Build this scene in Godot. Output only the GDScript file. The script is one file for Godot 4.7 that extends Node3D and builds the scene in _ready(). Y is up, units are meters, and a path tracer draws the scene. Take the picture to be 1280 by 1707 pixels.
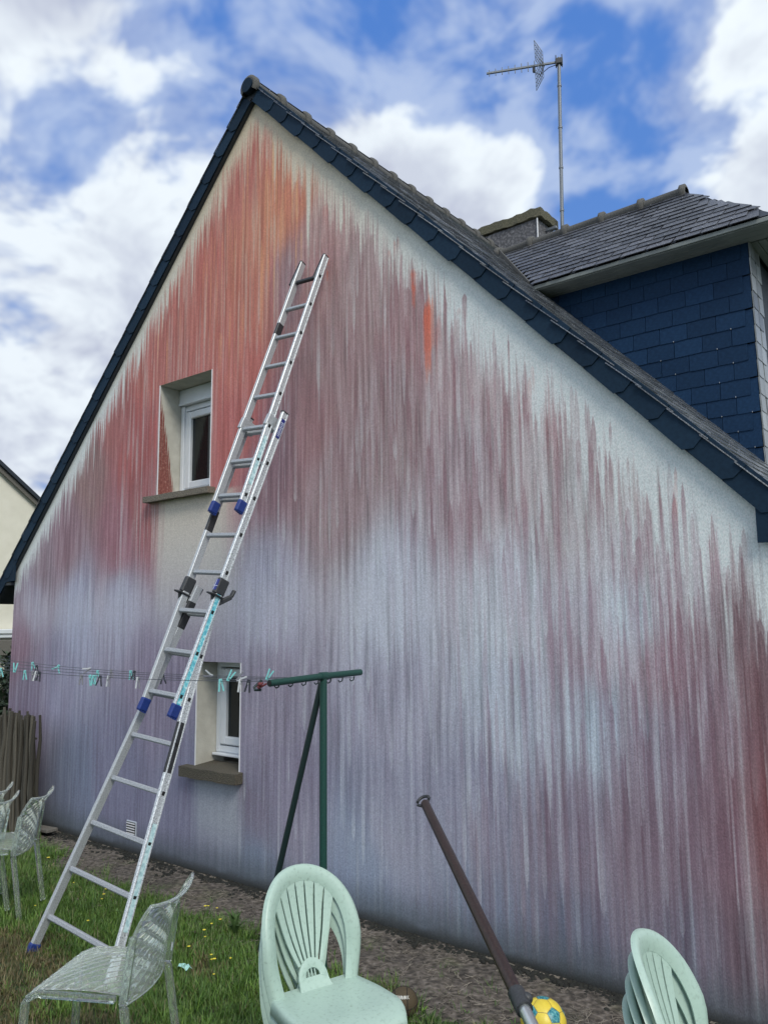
extends Node3D
# A gable wall streaked with old stains, a ladder leaning on it, garden chairs and washing lines in front.
# World: the gable wall lies in the plane z = 0, x runs along it, y is up, its foot is y = 0.

var rng := RandomNumberGenerator.new()
var M := {}
var taken := {}
var wall_w := 2048
var wall_h := 1024
var wall_zone: PackedByteArray
var wall_masks: Array = []
var wall_rows: Array = []
var sky_w := 2560
var sky_h := 1280
var sky_rows: Array = []
var sky_noise: Array = []
var sky_bias: Array = []
const APEX := Vector2(-5.05, 6.70)
const PITCH := 1.03
const GROUND_SLOPE := 0.08
var SD := Vector3(1, -PITCH, 0).normalized()
var SN := Vector3(PITCH, 1, 0).normalized()

func _ready() -> void:
	# camera
	var cam := Camera3D.new()
	cam.name = "camera"
	cam.position = Vector3(0, 2.05, 4.5)
	cam.rotation = Vector3(deg_to_rad(7.8666), deg_to_rad(38.7671), deg_to_rad(-0.5674))
	cam.fov = 65.07
	cam.near = 0.05
	cam.far = 2000.0
	add_child(cam)
	cam.current = true
	# sky and light: broken cloud, the sun veiled and high to the right
	sky_bias = [
		[-0.532, 0.609, -0.588, 100, -0.40], [-0.594, 0.626, -0.506, 90, -0.45], [-0.480, 0.581, -0.657, 204, -0.35],
		[-0.768, 0.516, -0.380, 278, -0.40], [-0.755, 0.490, -0.436, 278, -0.35], [-0.284, 0.496, -0.820, 83, -0.50],
		[-0.297, 0.591, -0.750, 400, -0.35], [-0.192, 0.520, -0.832, 204, -0.40], [-0.404, 0.561, -0.722, 278, -0.25],
		[-0.315, 0.468, -0.826, 156, -0.30], [-0.799, 0.379, -0.467, 14, 0.48], [-0.856, 0.272, -0.440, 25, 0.40],
		[-0.510, 0.504, -0.697, 69, 0.35], [-0.194, 0.579, -0.792, 100, 0.45], [-0.199, 0.458, -0.867, 156, 0.40],
		[-0.404, 0.619, -0.674, 100, 0.20], [-0.294, 0.546, -0.785, 400, 0.30], [-0.265, 0.565, -0.781, 400, 0.25],
		[-0.629, 0.613, -0.479, 69, -0.35], [-0.716, 0.581, -0.388, 100, -0.30], [-0.496, 0.623, -0.605, 100, -0.30],
		[-0.327, 0.586, -0.741, 278, -0.30], [-0.253, 0.502, -0.827, 100, -0.40], [-0.586, 0.488, -0.647, 156, 0.25]]
	var we := WorldEnvironment.new()
	we.name = "world_environment"
	var env := Environment.new()
	env.background_mode = Environment.BG_SKY
	env.sky = Sky.new()
	var pm := PanoramaSkyMaterial.new()
	pm.panorama = make_sky()
	env.sky.sky_material = pm
	env.background_energy_multiplier = 0.84
	env.tonemap_mode = Environment.TONE_MAPPER_LINEAR
	env.tonemap_exposure = 1.42
	env.sdfgi_enabled = true
	env.ssao_enabled = true
	env.ssil_enabled = true
	we.environment = env
	add_child(we)
	var sun := DirectionalLight3D.new()
	sun.name = "sun"
	sun.light_energy = 0.5
	sun.light_color = Color(1.0, 0.97, 0.92)
	sun.light_angular_distance = 22.0
	sun.shadow_enabled = true
	add_child(sun)
	sun.look_at_from_position(Vector3(0.72, 0.80, 0.42) * 10.0, Vector3.ZERO)
	rng.seed = 2024
	make_materials()
	# large structure
	make_ground()
	make_house()
	make_neighbour()
	make_fence()
	make_shrub()
	# objects
	make_aerial()
	make_ladder()
	make_chairs()
	make_lines()
	make_hammock_stand()
	make_football()
	make_basketball()
	make_small_things()

# ------------------------------------------------------------------ naming and nodes
func numbered(parent: Node, called: String) -> String:
	var key := str(parent.get_instance_id()) + called
	if not taken.has(key):
		taken[key] = 0
		return called
	taken[key] += 1
	return "%s_%03d" % [called, taken[key]]

func tag(o: Node, label: String, category: String, group := "") -> void:
	o.set_meta("label", label)
	o.set_meta("category", category)
	if group != "":
		o.set_meta("group", group)

func thing(called: String, label: String, category: String, at := Vector3.ZERO, turn := 0.0, group := "") -> Node3D:
	var o := Node3D.new()
	o.name = numbered(self, called)
	add_child(o)
	o.position = at
	o.rotation.y = turn
	tag(o, label, category, group)
	return o

func put(called: String, m: Mesh, mat: Material, parent: Node, xf := Transform3D.IDENTITY) -> MeshInstance3D:
	var o := MeshInstance3D.new()
	o.name = numbered(parent, called)
	o.mesh = m
	o.material_override = mat
	o.transform = xf
	parent.add_child(o, true)
	return o

func done(st: SurfaceTool) -> ArrayMesh:
	st.generate_normals()
	return st.commit()

func build(called: String, st: SurfaceTool, mat: Material, parent: Node, at := Vector3.ZERO) -> MeshInstance3D:
	return put(called, done(st), mat, parent, Transform3D(Basis.IDENTITY, at))

func copy_of(root: Node3D, at: Vector3, turn: float, label: String) -> Node3D:
	var c: Node3D = root.duplicate()
	c.name = numbered(self, String(root.name))
	add_child(c)
	c.position = at
	c.rotation.y = turn
	c.set_meta("label", label)
	return c

# ------------------------------------------------------------------ shapes
func mb() -> SurfaceTool:
	var st := SurfaceTool.new()
	st.begin(Mesh.PRIMITIVE_TRIANGLES)
	return st

func tri(st: SurfaceTool, a: Vector3, b: Vector3, c: Vector3, out: Vector3) -> void:
	st.add_vertex(a)
	if (b - a).cross(c - a).dot(out) > 0.0:
		st.add_vertex(c)
		st.add_vertex(b)
	else:
		st.add_vertex(b)
		st.add_vertex(c)

func quad(st: SurfaceTool, a: Vector3, b: Vector3, c: Vector3, d: Vector3, out: Vector3) -> void:
	tri(st, a, b, c, out)
	tri(st, a, c, d, out)

func flat(st: SurfaceTool) -> void:
	st.set_smooth_group(-1)

func smooth(st: SurfaceTool) -> void:
	st.set_smooth_group(0)

func box(st: SurfaceTool, c: Vector3, size: Vector3, b := Basis.IDENTITY, bev := 0.0) -> void:
	flat(st)
	var h := size / 2.0
	bev = minf(bev, minf(h.x, minf(h.y, h.z)) * 0.9)
	var ax := [b.x, b.y, b.z]
	for k in 3:
		var i := (k + 1) % 3
		var j := (k + 2) % 3
		for s in [-1.0, 1.0]:
			var n: Vector3 = ax[k] * s
			var f: Vector3 = c + n * h[k]
			var u: Vector3 = ax[i] * (h[i] - bev)
			var v: Vector3 = ax[j] * (h[j] - bev)
			quad(st, f - u - v, f + u - v, f + u + v, f - u + v, n)
	if bev <= 0.0:
		return
	for k in 3:
		var i := (k + 1) % 3
		var j := (k + 2) % 3
		var w: Vector3 = ax[k] * (h[k] - bev)
		for s in [-1.0, 1.0]:
			for t in [-1.0, 1.0]:
				var p1: Vector3 = c + ax[i] * (s * h[i]) + ax[j] * (t * (h[j] - bev))
				var p2: Vector3 = c + ax[i] * (s * (h[i] - bev)) + ax[j] * (t * h[j])
				quad(st, p1 - w, p1 + w, p2 + w, p2 - w, ax[i] * s + ax[j] * t)
	for s in [-1.0, 1.0]:
		for t in [-1.0, 1.0]:
			for r in [-1.0, 1.0]:
				var x: Vector3 = ax[0] * s
				var y: Vector3 = ax[1] * t
				var z: Vector3 = ax[2] * r
				var g: Vector3 = x * (h.x - bev) + y * (h.y - bev) + z * (h.z - bev) + c
				tri(st, g + x * bev, g + y * bev, g + z * bev, x + y + z)

func bar(st: SurfaceTool, a: Vector3, b: Vector3, w: float, d: float, side := Vector3.RIGHT, bev := 0.0) -> void:
	var y := (b - a).normalized()
	var z := side.cross(y).normalized()
	var x := y.cross(z)
	box(st, (a + b) / 2.0, Vector3(w, a.distance_to(b), d), Basis(x, y, z), bev)

func tube(st: SurfaceTool, pts: Array, radius, sides := 10, caps := true) -> void:
	var n := pts.size()
	var rings := []
	var t0: Vector3 = (pts[1] - pts[0]).normalized()
	var up := Vector3.UP if absf(t0.y) < 0.9 else Vector3.RIGHT
	var u := t0.cross(up).normalized()
	for k in n:
		var t: Vector3 = (pts[mini(k + 1, n - 1)] - pts[maxi(k - 1, 0)]).normalized()
		u = (u - t * u.dot(t)).normalized()
		var v := t.cross(u)
		var r: float = radius[k] if radius is Array else radius
		var ring := []
		for s in sides:
			var a := TAU * s / sides
			ring.append(pts[k] + (u * cos(a) + v * sin(a)) * r)
		rings.append(ring)
	smooth(st)
	for k in n - 1:
		var mid: Vector3 = (pts[k] + pts[k + 1]) / 2.0
		for s in sides:
			var s2 := (s + 1) % sides
			var a: Vector3 = rings[k][s]
			var b: Vector3 = rings[k][s2]
			var c: Vector3 = rings[k + 1][s2]
			var d: Vector3 = rings[k + 1][s]
			quad(st, a, b, c, d, (a + c) / 2.0 - mid)
	if caps:
		flat(st)
		for e in [0, n - 1]:
			var out: Vector3 = pts[e] - pts[1 if e == 0 else n - 2]
			for s in sides:
				tri(st, pts[e], rings[e][s], rings[e][(s + 1) % sides], out)

func ball(st: SurfaceTool, c: Vector3, r: Vector3, nu := 16, nv := 10) -> void:
	smooth(st)
	for i in nv:
		for j in nu:
			var p := []
			for e in [[i, j], [i + 1, j], [i + 1, j + 1], [i, j + 1]]:
				var th: float = PI * e[0] / nv
				var ph: float = TAU * (e[1] % nu) / nu
				p.append(c + Vector3(sin(th) * cos(ph), cos(th), sin(th) * sin(ph)) * r)
			var out: Vector3 = (p[0] + p[2]) / 2.0 - c
			if i > 0:
				tri(st, p[0], p[1], p[3], out)
			if i < nv - 1:
				tri(st, p[1], p[2], p[3], out)

func prism(st: SurfaceTool, poly: PackedVector2Array, depth: float, xf := Transform3D.IDENTITY) -> void:
	flat(st)
	var ids := Geometry2D.triangulate_polygon(poly)
	var z := xf.basis.z
	for k in range(0, ids.size(), 3):
		for e in [0.0, depth]:
			var p := []
			for m in 3:
				var q: Vector2 = poly[ids[k + m]]
				p.append(xf * Vector3(q.x, q.y, e))
			tri(st, p[0], p[1], p[2], z * (1.0 if e > 0.0 else -1.0) * signf(depth if depth != 0.0 else 1.0))
	var turn := -1.0 if Geometry2D.is_polygon_clockwise(poly) else 1.0
	for k in poly.size():
		var a := poly[k]
		var b := poly[(k + 1) % poly.size()]
		var nn := Vector2(b.y - a.y, a.x - b.x) * turn
		quad(st, xf * Vector3(a.x, a.y, 0), xf * Vector3(b.x, b.y, 0), xf * Vector3(b.x, b.y, depth), xf * Vector3(a.x, a.y, depth), xf.basis * Vector3(nn.x, nn.y, 0))

# a sheet with thickness from a grid of points and outward directions
func sheet(st: SurfaceTool, P: Array, N: Array, thick: float, is_smooth := true) -> void:
	var a := P.size()
	var b: int = P[0].size()
	if is_smooth:
		smooth(st)
	else:
		flat(st)
	for i in a - 1:
		for j in b - 1:
			var n: Vector3 = N[i][j]
			quad(st, P[i][j], P[i + 1][j], P[i + 1][j + 1], P[i][j + 1], n)
	if is_smooth:
		st.set_smooth_group(1)
	for i in a - 1:
		for j in b - 1:
			var n: Vector3 = N[i][j]
			quad(st, P[i][j] - N[i][j] * thick, P[i + 1][j] - N[i + 1][j] * thick, P[i + 1][j + 1] - N[i + 1][j + 1] * thick, P[i][j + 1] - N[i][j + 1] * thick, -n)
	flat(st)
	for i in a - 1:
		for e in [[0, 1], [b - 1, b - 2]]:
			var out: Vector3 = P[i][e[0]] - P[i][e[1]]
			quad(st, P[i][e[0]], P[i + 1][e[0]], P[i + 1][e[0]] - N[i + 1][e[0]] * thick, P[i][e[0]] - N[i][e[0]] * thick, out)
	for j in b - 1:
		for e in [[0, 1], [a - 1, a - 2]]:
			var out: Vector3 = P[e[0]][j] - P[e[1]][j]
			quad(st, P[e[0]][j], P[e[0]][j + 1], P[e[0]][j + 1] - N[e[0]][j + 1] * thick, P[e[0]][j] - N[e[0]][j] * thick, out)

func G(x: float, z: float) -> float:
	return GROUND_SLOPE * clampf(z, 0.0, 7.0)

func on_ground(x: float, z: float, h := 0.0) -> Vector3:
	return Vector3(x, G(x, z) + h, z)

# ------------------------------------------------------------------ materials
func lin(r: float, g: float, b: float) -> Color:
	return Color(r, g, b).linear_to_srgb()

func noise_image(seed_: int, freq: float, lo: float, hi: float, oct := 4, power := 1.0, size := 256) -> Image:
	var n := FastNoiseLite.new()
	n.seed = seed_
	n.frequency = freq
	n.fractal_octaves = oct
	n.noise_type = FastNoiseLite.TYPE_SIMPLEX_SMOOTH
	var im := n.get_seamless_image(size, size)
	im.convert(Image.FORMAT_L8)
	var d := im.get_data()
	for k in d.size():
		d[k] = int(255.0 * clampf(lerpf(lo, hi, pow(d[k] / 255.0, power)), 0.0, 1.0))
	return Image.create_from_data(size, size, false, Image.FORMAT_L8, d)

func tint(im: Image, ramp: Array) -> ImageTexture:
	# ramp: [position, Color] pairs over the grey values
	var lut := []
	for v in 256:
		var t := v / 255.0
		var k := 0
		while k < ramp.size() - 2 and t > ramp[k + 1][0]:
			k += 1
		var c0: Color = ramp[k][1]
		lut.append(c0.lerp(ramp[k + 1][1], clampf((t - ramp[k][0]) / (ramp[k + 1][0] - ramp[k][0]), 0, 1)))
	var d := im.get_data()
	var out := PackedByteArray()
	out.resize(d.size() * 3)
	for k in d.size():
		var c: Color = lut[d[k]]
		out[k * 3] = c.r8
		out[k * 3 + 1] = c.g8
		out[k * 3 + 2] = c.b8
	var r := Image.create_from_data(im.get_width(), im.get_height(), false, Image.FORMAT_RGB8, out)
	r.generate_mipmaps()
	return ImageTexture.create_from_image(r)

func grey(im: Image) -> ImageTexture:
	return tint(im, [[0.0, Color.BLACK], [1.0, Color.WHITE]])

func mat(color: Color, rough := 0.7, metal := 0.0) -> StandardMaterial3D:
	var m := StandardMaterial3D.new()
	m.albedo_color = color
	m.roughness = rough
	m.metallic = metal
	return m

func textured(t: Texture2D, scale: float, rough := 0.8, metal := 0.0, world := false, color := Color.WHITE) -> StandardMaterial3D:
	var m := mat(color, rough, metal)
	m.albedo_texture = t
	m.uv1_triplanar = true
	m.uv1_world_triplanar = world
	m.uv1_scale = Vector3.ONE * scale
	return m

func bump(m: StandardMaterial3D, t: Texture2D, cm: float) -> void:
	m.heightmap_enabled = true
	m.heightmap_texture = t
	m.heightmap_scale = cm

func make_materials() -> void:
	var soft := noise_image(3, 0.02, 0.0, 1.0)
	var fine := noise_image(4, 0.09, 0.0, 1.0, 3)
	var grain := noise_image(5, 0.25, 0.0, 1.0, 2)
	M.grain_tex = grey(grain)
	M.fine_tex = grey(fine)
	# slates: navy dressed slate of the verge, weathered slate of the roofs
	for k in 4:
		var b: float = [0.86, 1.0, 1.14, 1.02][k]
		var t: float = [0.0, 0.06, -0.03, 0.1][k]
		var cb: float = [0.85, 1.0, 1.10, 0.94][k]
		var rb: float = [0.30, 0.52, 0.95, 0.62][k]
		M["slate%d" % k] = textured(tint(fine, [[0.0, lin(0.010 * b, 0.024 * b, 0.044 * b)], [1.0, lin(0.014 * b, 0.034 * b, 0.062 * b)]]), 1.3 + t, 0.7)
		M["slate%d" % k].metallic_specular = 0.25
		M["cheek%d" % k] = textured(tint(fine, [[0.0, lin(0.008 * cb, 0.027 * cb, 0.066 * cb)], [0.85, lin(0.013 * cb, 0.041 * cb, 0.096 * cb)], [1.0, lin(0.026 * cb, 0.055 * cb, 0.105 * cb)]]), 1.3 + t, 0.6)  # bluest of the slates: reflected blue sky put into the colour
		M["cheek%d" % k].metallic_specular = 0.25
		M["roof%d" % k] = textured(tint(fine, [[0.0, lin(0.022 * rb, 0.024 * rb, 0.030 * rb)], [0.45, lin(0.050 * rb, 0.053 * rb, 0.064 * rb)], [0.75, lin(0.13 * rb, 0.13 * rb, 0.145 * rb)], [1.0, lin(0.24 * rb, 0.24 * rb, 0.24 * rb)]]), 2.3 + t * 3.0, 0.36)
		bump(M["roof%d" % k], M.fine_tex, 0.4)
	for k in 4:
		var b: float = [0.5, 0.75, 1.1, 0.85][k]
		M["main%d" % k] = textured(tint(fine, [[0.0, lin(0.035 * b, 0.040 * b, 0.048 * b)], [0.4, lin(0.11 * b, 0.12 * b, 0.135 * b)], [0.65, lin(0.30 * b, 0.315 * b, 0.33 * b)], [1.0, lin(0.52 * b, 0.54 * b, 0.54 * b)]]), 4.0 + k * 0.3, 0.16)  # lightened roof slates: lichen, and sky glare put into the colour
		M["main%d" % k].metallic_specular = 0.8
		M["front%d" % k] = textured(tint(fine, [[0.0, lin(0.18 * b, 0.20 * b, 0.205 * b)], [1.0, lin(0.34 * b, 0.36 * b, 0.37 * b)]]), 2.0, 0.3)  # paler slates: bright sky sheen on the dormer front put into the colour
	M.ridge = textured(tint(fine, [[0.0, lin(0.035, 0.035, 0.034)], [0.6, lin(0.10, 0.10, 0.095)], [1.0, lin(0.22, 0.21, 0.18)]]), 3.0, 0.85)
	M.board = textured(tint(fine, [[0.0, lin(0.012, 0.017, 0.025)], [1.0, lin(0.02, 0.03, 0.042)]]), 1.0, 0.6)
	M.hook = mat(lin(0.5, 0.5, 0.5), 0.35, 0.8)
	M.soffit = textured(tint(soft, [[0.0, lin(0.15, 0.17, 0.165)], [1.0, lin(0.24, 0.265, 0.255)]]), 0.6, 0.6)  # white boards greyed: shade under the eave put into the colour
	M.pvc = textured(tint(soft, [[0.0, lin(0.66, 0.70, 0.74)], [1.0, lin(0.76, 0.79, 0.82)]]), 0.8, 0.32)
	M.reveal = textured(tint(soft, [[0.0, lin(0.42, 0.41, 0.36)], [1.0, lin(0.56, 0.55, 0.49)]]), 1.1, 0.9)
	bump(M.reveal, M.grain_tex, 0.15)
	M.bead = mat(lin(0.75, 0.76, 0.78), 0.5)
	M.sill = textured(tint(fine, [[0.0, lin(0.05, 0.045, 0.035)], [0.45, lin(0.16, 0.14, 0.115)], [1.0, lin(0.30, 0.27, 0.22)]]), 3.0, 0.95)
	bump(M.sill, M.fine_tex, 0.5)
	M.moss_sill = textured(tint(fine, [[0.0, lin(0.02, 0.02, 0.014)], [0.5, lin(0.09, 0.08, 0.06)], [1.0, lin(0.24, 0.22, 0.18)]]), 4.0, 0.97)
	bump(M.moss_sill, M.fine_tex, 0.8)
	M.dark_glass = mat(lin(0.004, 0.009, 0.011), 0.06)
	M.dark_glass.metallic_specular = 0.5
	M.chimney = textured(tint(fine, [[0.0, lin(0.05, 0.05, 0.056)], [0.6, lin(0.12, 0.12, 0.13)], [1.0, lin(0.26, 0.26, 0.27)]]), 0.9, 0.95)
	bump(M.chimney, M.fine_tex, 0.5)
	M.cap = textured(tint(fine, [[0.0, lin(0.03, 0.032, 0.02)], [0.5, lin(0.11, 0.105, 0.07)], [1.0, lin(0.27, 0.25, 0.17)]]), 2.6, 0.97)
	bump(M.cap, M.fine_tex, 1.0)
	M.gutter = mat(lin(0.16, 0.23, 0.33), 0.45)
	M.grey_gutter = mat(lin(0.09, 0.10, 0.11), 0.6)
	M.vent = mat(lin(0.45, 0.5, 0.56), 0.5)
	M.black = mat(lin(0.012, 0.013, 0.014), 0.7)
	M.mast = textured(tint(fine, [[0.0, lin(0.12, 0.14, 0.16)], [1.0, lin(0.28, 0.30, 0.33)]]), 3.0, 0.5, 0.4)
	# metals and plastics of the loose things
	M.alu = textured(tint(fine, [[0.0, lin(0.10, 0.11, 0.12)], [0.22, lin(0.33, 0.35, 0.36)], [0.45, lin(0.47, 0.50, 0.52)], [1.0, lin(0.62, 0.65, 0.68)]]), 5.0, 0.42, 0.4)
	var smear := noise_image(11, 0.035, -0.35, 1.35, 4)
	M.alu_worn = textured(tint(noise_image(12, 0.05, 0.0, 1.0, 5), [[0.0, lin(0.03, 0.033, 0.036)], [0.22, lin(0.12, 0.13, 0.14)], [0.33, lin(0.5, 0.54, 0.57)], [0.7, lin(0.66, 0.70, 0.73)], [1.0, lin(0.78, 0.81, 0.84)]]), 7.0, 0.42, 0.35)
	M.rung = textured(tint(fine, [[0.0, lin(0.07, 0.075, 0.085)], [0.3, lin(0.30, 0.32, 0.34)], [1.0, lin(0.62, 0.65, 0.69)]]), 5.0, 0.5, 0.3)
	M.tar = textured(tint(fine, [[0.0, lin(0.010, 0.011, 0.013)], [0.8, lin(0.03, 0.032, 0.036)], [1.0, lin(0.3, 0.32, 0.34)]]), 4.0, 0.5)
	M.blue_strip = textured(tint(smear, [[0.0, lin(0.10, 0.42, 0.55)], [0.5, lin(0.16, 0.60, 0.70)], [1.0, lin(0.55, 0.82, 0.86)]]), 3.5, 0.3)
	M.pale_blue_strip = textured(tint(smear, [[0.0, lin(0.30, 0.48, 0.52)], [0.5, lin(0.45, 0.66, 0.70)], [1.0, lin(0.62, 0.78, 0.80)]]), 3.5, 0.35)
	M.blue_rubber = textured(tint(fine, [[0.0, lin(0.006, 0.02, 0.13)], [1.0, lin(0.012, 0.05, 0.28)]]), 5.0, 0.6)
	M.black_plastic = textured(tint(fine, [[0.0, lin(0.02, 0.022, 0.026)], [1.0, lin(0.06, 0.065, 0.07)]]), 4.0, 0.5)
	M.sticker = mat(lin(0.02, 0.03, 0.20), 0.35)
	M.white_mark = mat(lin(0.62, 0.66, 0.8), 0.5)
	M.green_paint = textured(tint(fine, [[0.0, lin(0.010, 0.024, 0.022)], [0.35, lin(0.009, 0.048, 0.040)], [1.0, lin(0.016, 0.080, 0.064)]]), 4.0, 0.45)
	M.dark_green = textured(tint(fine, [[0.0, lin(0.006, 0.014, 0.015)], [1.0, lin(0.012, 0.034, 0.034)]]), 4.0, 0.5)
	M.red_cord = mat(lin(0.14, 0.03, 0.035), 0.8)
	M.wire = mat(lin(0.07, 0.08, 0.10), 0.6)
	M.peg_teal = mat(lin(0.20, 0.56, 0.56), 0.45)
	M.peg_white = mat(lin(0.55, 0.58, 0.60), 0.5)
	M.peg_dark = mat(lin(0.03, 0.033, 0.045), 0.5)
	M.peg_grey = mat(lin(0.22, 0.22, 0.25), 0.5)
	M.brown_tube = textured(tint(fine, [[0.0, lin(0.012, 0.008, 0.008)], [0.6, lin(0.034, 0.020, 0.018)], [1.0, lin(0.08, 0.045, 0.036)]]), 3.0, 0.38)
	M.silver = mat(lin(0.6, 0.64, 0.65), 0.28, 0.85)
	M.mint = textured(tint(noise_image(13, 0.05, 0.0, 1.0, 5), [[0.0, lin(0.20, 0.26, 0.21)], [0.20, lin(0.31, 0.42, 0.36)], [0.30, lin(0.365, 0.495, 0.43)], [1.0, lin(0.395, 0.525, 0.455)]]), 3.4, 0.36)
	M.mint.subsurf_scatter_enabled = false
	for q in [["crystal", 0.07], ["crystal_relief", 0.12]]:
		var g := mat(Color(0.97, 1.0, 0.985, q[1]), 0.02)
		g.refraction_enabled = true
		g.refraction_scale = 0.032
		M[q[0]] = g
	M.stick = []
	for k in 4:
		var b: float = [0.55, 0.8, 1.0, 1.3][k]
		M.stick.append(textured(tint(fine, [[0.0, lin(0.03 * b, 0.028 * b, 0.022 * b)], [0.5, lin(0.075 * b, 0.07 * b, 0.056 * b)], [1.0, lin(0.15 * b, 0.14 * b, 0.115 * b)]]), 5.0, 0.95))
	M.plank = textured(tint(fine, [[0.0, lin(0.08, 0.075, 0.065)], [1.0, lin(0.22, 0.21, 0.19)]]), 3.0, 0.95)
	M.cream = textured(tint(soft, [[0.0, lin(0.68, 0.66, 0.55)], [1.0, lin(0.76, 0.74, 0.63)]]), 0.5, 0.9)
	M.leaf = mat(lin(0.035, 0.06, 0.03), 0.6)
	M.leaf.vertex_color_use_as_albedo = true
	M.leaf.albedo_color = Color.WHITE
	M.leaf.backlight_enabled = true
	M.leaf.backlight = Color(0.25, 0.3, 0.1)
	M.grass = mat(Color.WHITE, 0.55)
	M.grass.vertex_color_use_as_albedo = true
	M.grass.backlight_enabled = true
	M.grass.backlight = Color(0.2, 0.25, 0.08)
	M.litter = mat(Color.WHITE, 0.9)
	M.litter.vertex_color_use_as_albedo = true
	M.lawn = textured(tint(noise_image(21, 0.05, 0.0, 1.0, 5), [[0.0, lin(0.014, 0.026, 0.008)], [0.55, lin(0.028, 0.052, 0.014)], [0.8, lin(0.055, 0.065, 0.026)], [1.0, lin(0.11, 0.095, 0.055)]]), 0.8, 0.97)
	M.soil = textured(tint(noise_image(22, 0.06, 0.0, 1.0, 5), [[0.0, lin(0.022, 0.020, 0.017)], [0.35, lin(0.075, 0.064, 0.053)], [0.65, lin(0.15, 0.13, 0.112)], [1.0, lin(0.26, 0.235, 0.21)]]), 1.1, 0.98)
	M.soil.vertex_color_use_as_albedo = true
	bump(M.soil, M.fine_tex, 0.7)
	M.yellow = textured(tint(soft, [[0.0, lin(0.66, 0.50, 0.045)], [1.0, lin(0.76, 0.62, 0.08)]]), 6.0, 0.4)
	M.teal_panel = textured(tint(smear, [[0.0, lin(0.01, 0.10, 0.14)], [0.5, lin(0.015, 0.20, 0.25)], [1.0, lin(0.25, 0.52, 0.5)]]), 9.0, 0.4)
	M.seam = mat(lin(0.30, 0.22, 0.08), 0.8)
	M.dark_print = mat(lin(0.05, 0.05, 0.025), 0.6)
	M.basket = textured(tint(fine, [[0.0, lin(0.035, 0.028, 0.018)], [0.6, lin(0.085, 0.062, 0.032)], [1.0, lin(0.14, 0.105, 0.06)]]), 9.0, 0.8)
	M.groove = mat(lin(0.015, 0.013, 0.011), 0.8)
	M.off_white = mat(lin(0.6, 0.6, 0.55), 0.7)
	M.paper = mat(lin(0.35, 0.62, 0.58), 0.7)
	M.petal = mat(lin(0.70, 0.60, 0.06), 0.6)
	M.stem = mat(lin(0.05, 0.10, 0.025), 0.7)

# ------------------------------------------------------------------ sky: broken cumulus over blue, drawn over the whole dome
func sky_row(r: int) -> void:
	var d := PackedFloat32Array()
	d.resize(sky_w * 3)
	var n1: FastNoiseLite = sky_noise[0]
	var n2: FastNoiseLite = sky_noise[1]
	var n3: FastNoiseLite = sky_noise[2]
	var th := PI * (r + 0.5) / sky_h
	var y := cos(th)
	var hz := sin(th)
	for c in sky_w:
		var ph := TAU * (c + 0.5) / sky_w
		var x := sin(ph) * hz
		var z := -cos(ph) * hz
		var e := maxf(y, 0.0)
		var k := 1.0 / (e + 0.35)
		var px := x * k * 100.0
		var pz := z * k * 100.0
		var wx := n3.get_noise_2d(px, pz) * 14.0
		var wz := n3.get_noise_2d(px + 500.0, pz) * 14.0
		var a := n1.get_noise_2d(px + wx, pz + wz)
		var b := n2.get_noise_2d(px + wx * 0.5, pz + wz * 0.5)
		var bias := 0.0
		for q in sky_bias:
			var dd: float = x * q[0] + y * q[1] + z * q[2]
			bias += q[4] * exp((dd - 1.0) * q[3])
		var dens := a * 0.70 + b * 0.80 + bias * 0.78 + 0.155
		var lit := b - n2.get_noise_2d(px + wx * 0.5 + 7.0, pz + wz * 0.5 + 4.0)
		var cov := smoothstep(-0.14, 0.27, dens)
		cov = maxf(cov, 0.42 * smoothstep(-0.45, 0.05, dens + b * 0.3)) * 0.98
		var thick := smoothstep(0.28, 0.95, dens + b * 0.25)
		var lightc := clampf(0.72 + lit * 1.5 + b * 0.25 + 0.2 * (1.0 - thick), 0.0, 1.0)
		var sunw := 0.5 + 0.5 * (x * 0.623 + y * 0.692 + z * 0.364)
		var br := lerpf(0.60, 1.10, lightc) * (0.84 + 0.22 * sunw + 0.55 * pow(sunw, 6.0)) * lerpf(1.0, 0.70, thick)  # clouds brighten round the sun, out of view, to light the wall
		var blue := pow(1.0 - e, 2.2)
		var sr := lerpf(0.060, 0.20, blue)
		var sg := lerpf(0.175, 0.36, blue)
		var sb := lerpf(0.52, 0.66, blue)
		d[c * 3] = lerpf(sr, 0.74 * br, cov)
		d[c * 3 + 1] = lerpf(sg, 0.80 * br, cov)
		d[c * 3 + 2] = lerpf(sb, 0.87 * lerpf(br, 0.9, 0.25), cov)
	sky_rows[r] = d

func make_sky() -> Texture2D:
	for p in [[7, 0.010, 4], [8, 0.024, 6], [9, 0.014, 3]]:
		var n := FastNoiseLite.new()
		n.seed = p[0]
		n.frequency = p[1]
		n.fractal_octaves = p[2]
		n.fractal_gain = 0.5 if p[0] == 7 else 0.58
		n.noise_type = FastNoiseLite.TYPE_SIMPLEX_SMOOTH
		sky_noise.append(n)
	var half := sky_h / 2 + 2
	sky_rows.resize(half)
	var id := WorkerThreadPool.add_group_task(sky_row, half)
	WorkerThreadPool.wait_for_group_task_completion(id)
	var all := PackedFloat32Array()
	for r in half:
		all.append_array(sky_rows[r])
	var low := PackedFloat32Array()
	low.resize(sky_w * 3)
	for c in sky_w:
		low[c * 3] = 0.10
		low[c * 3 + 1] = 0.115
		low[c * 3 + 2] = 0.09
	for r in range(half, sky_h):
		all.append_array(low)
	var im := Image.create_from_data(sky_w, sky_h, false, Image.FORMAT_RGBF, all.to_byte_array())
	return ImageTexture.create_from_image(im)

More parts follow.
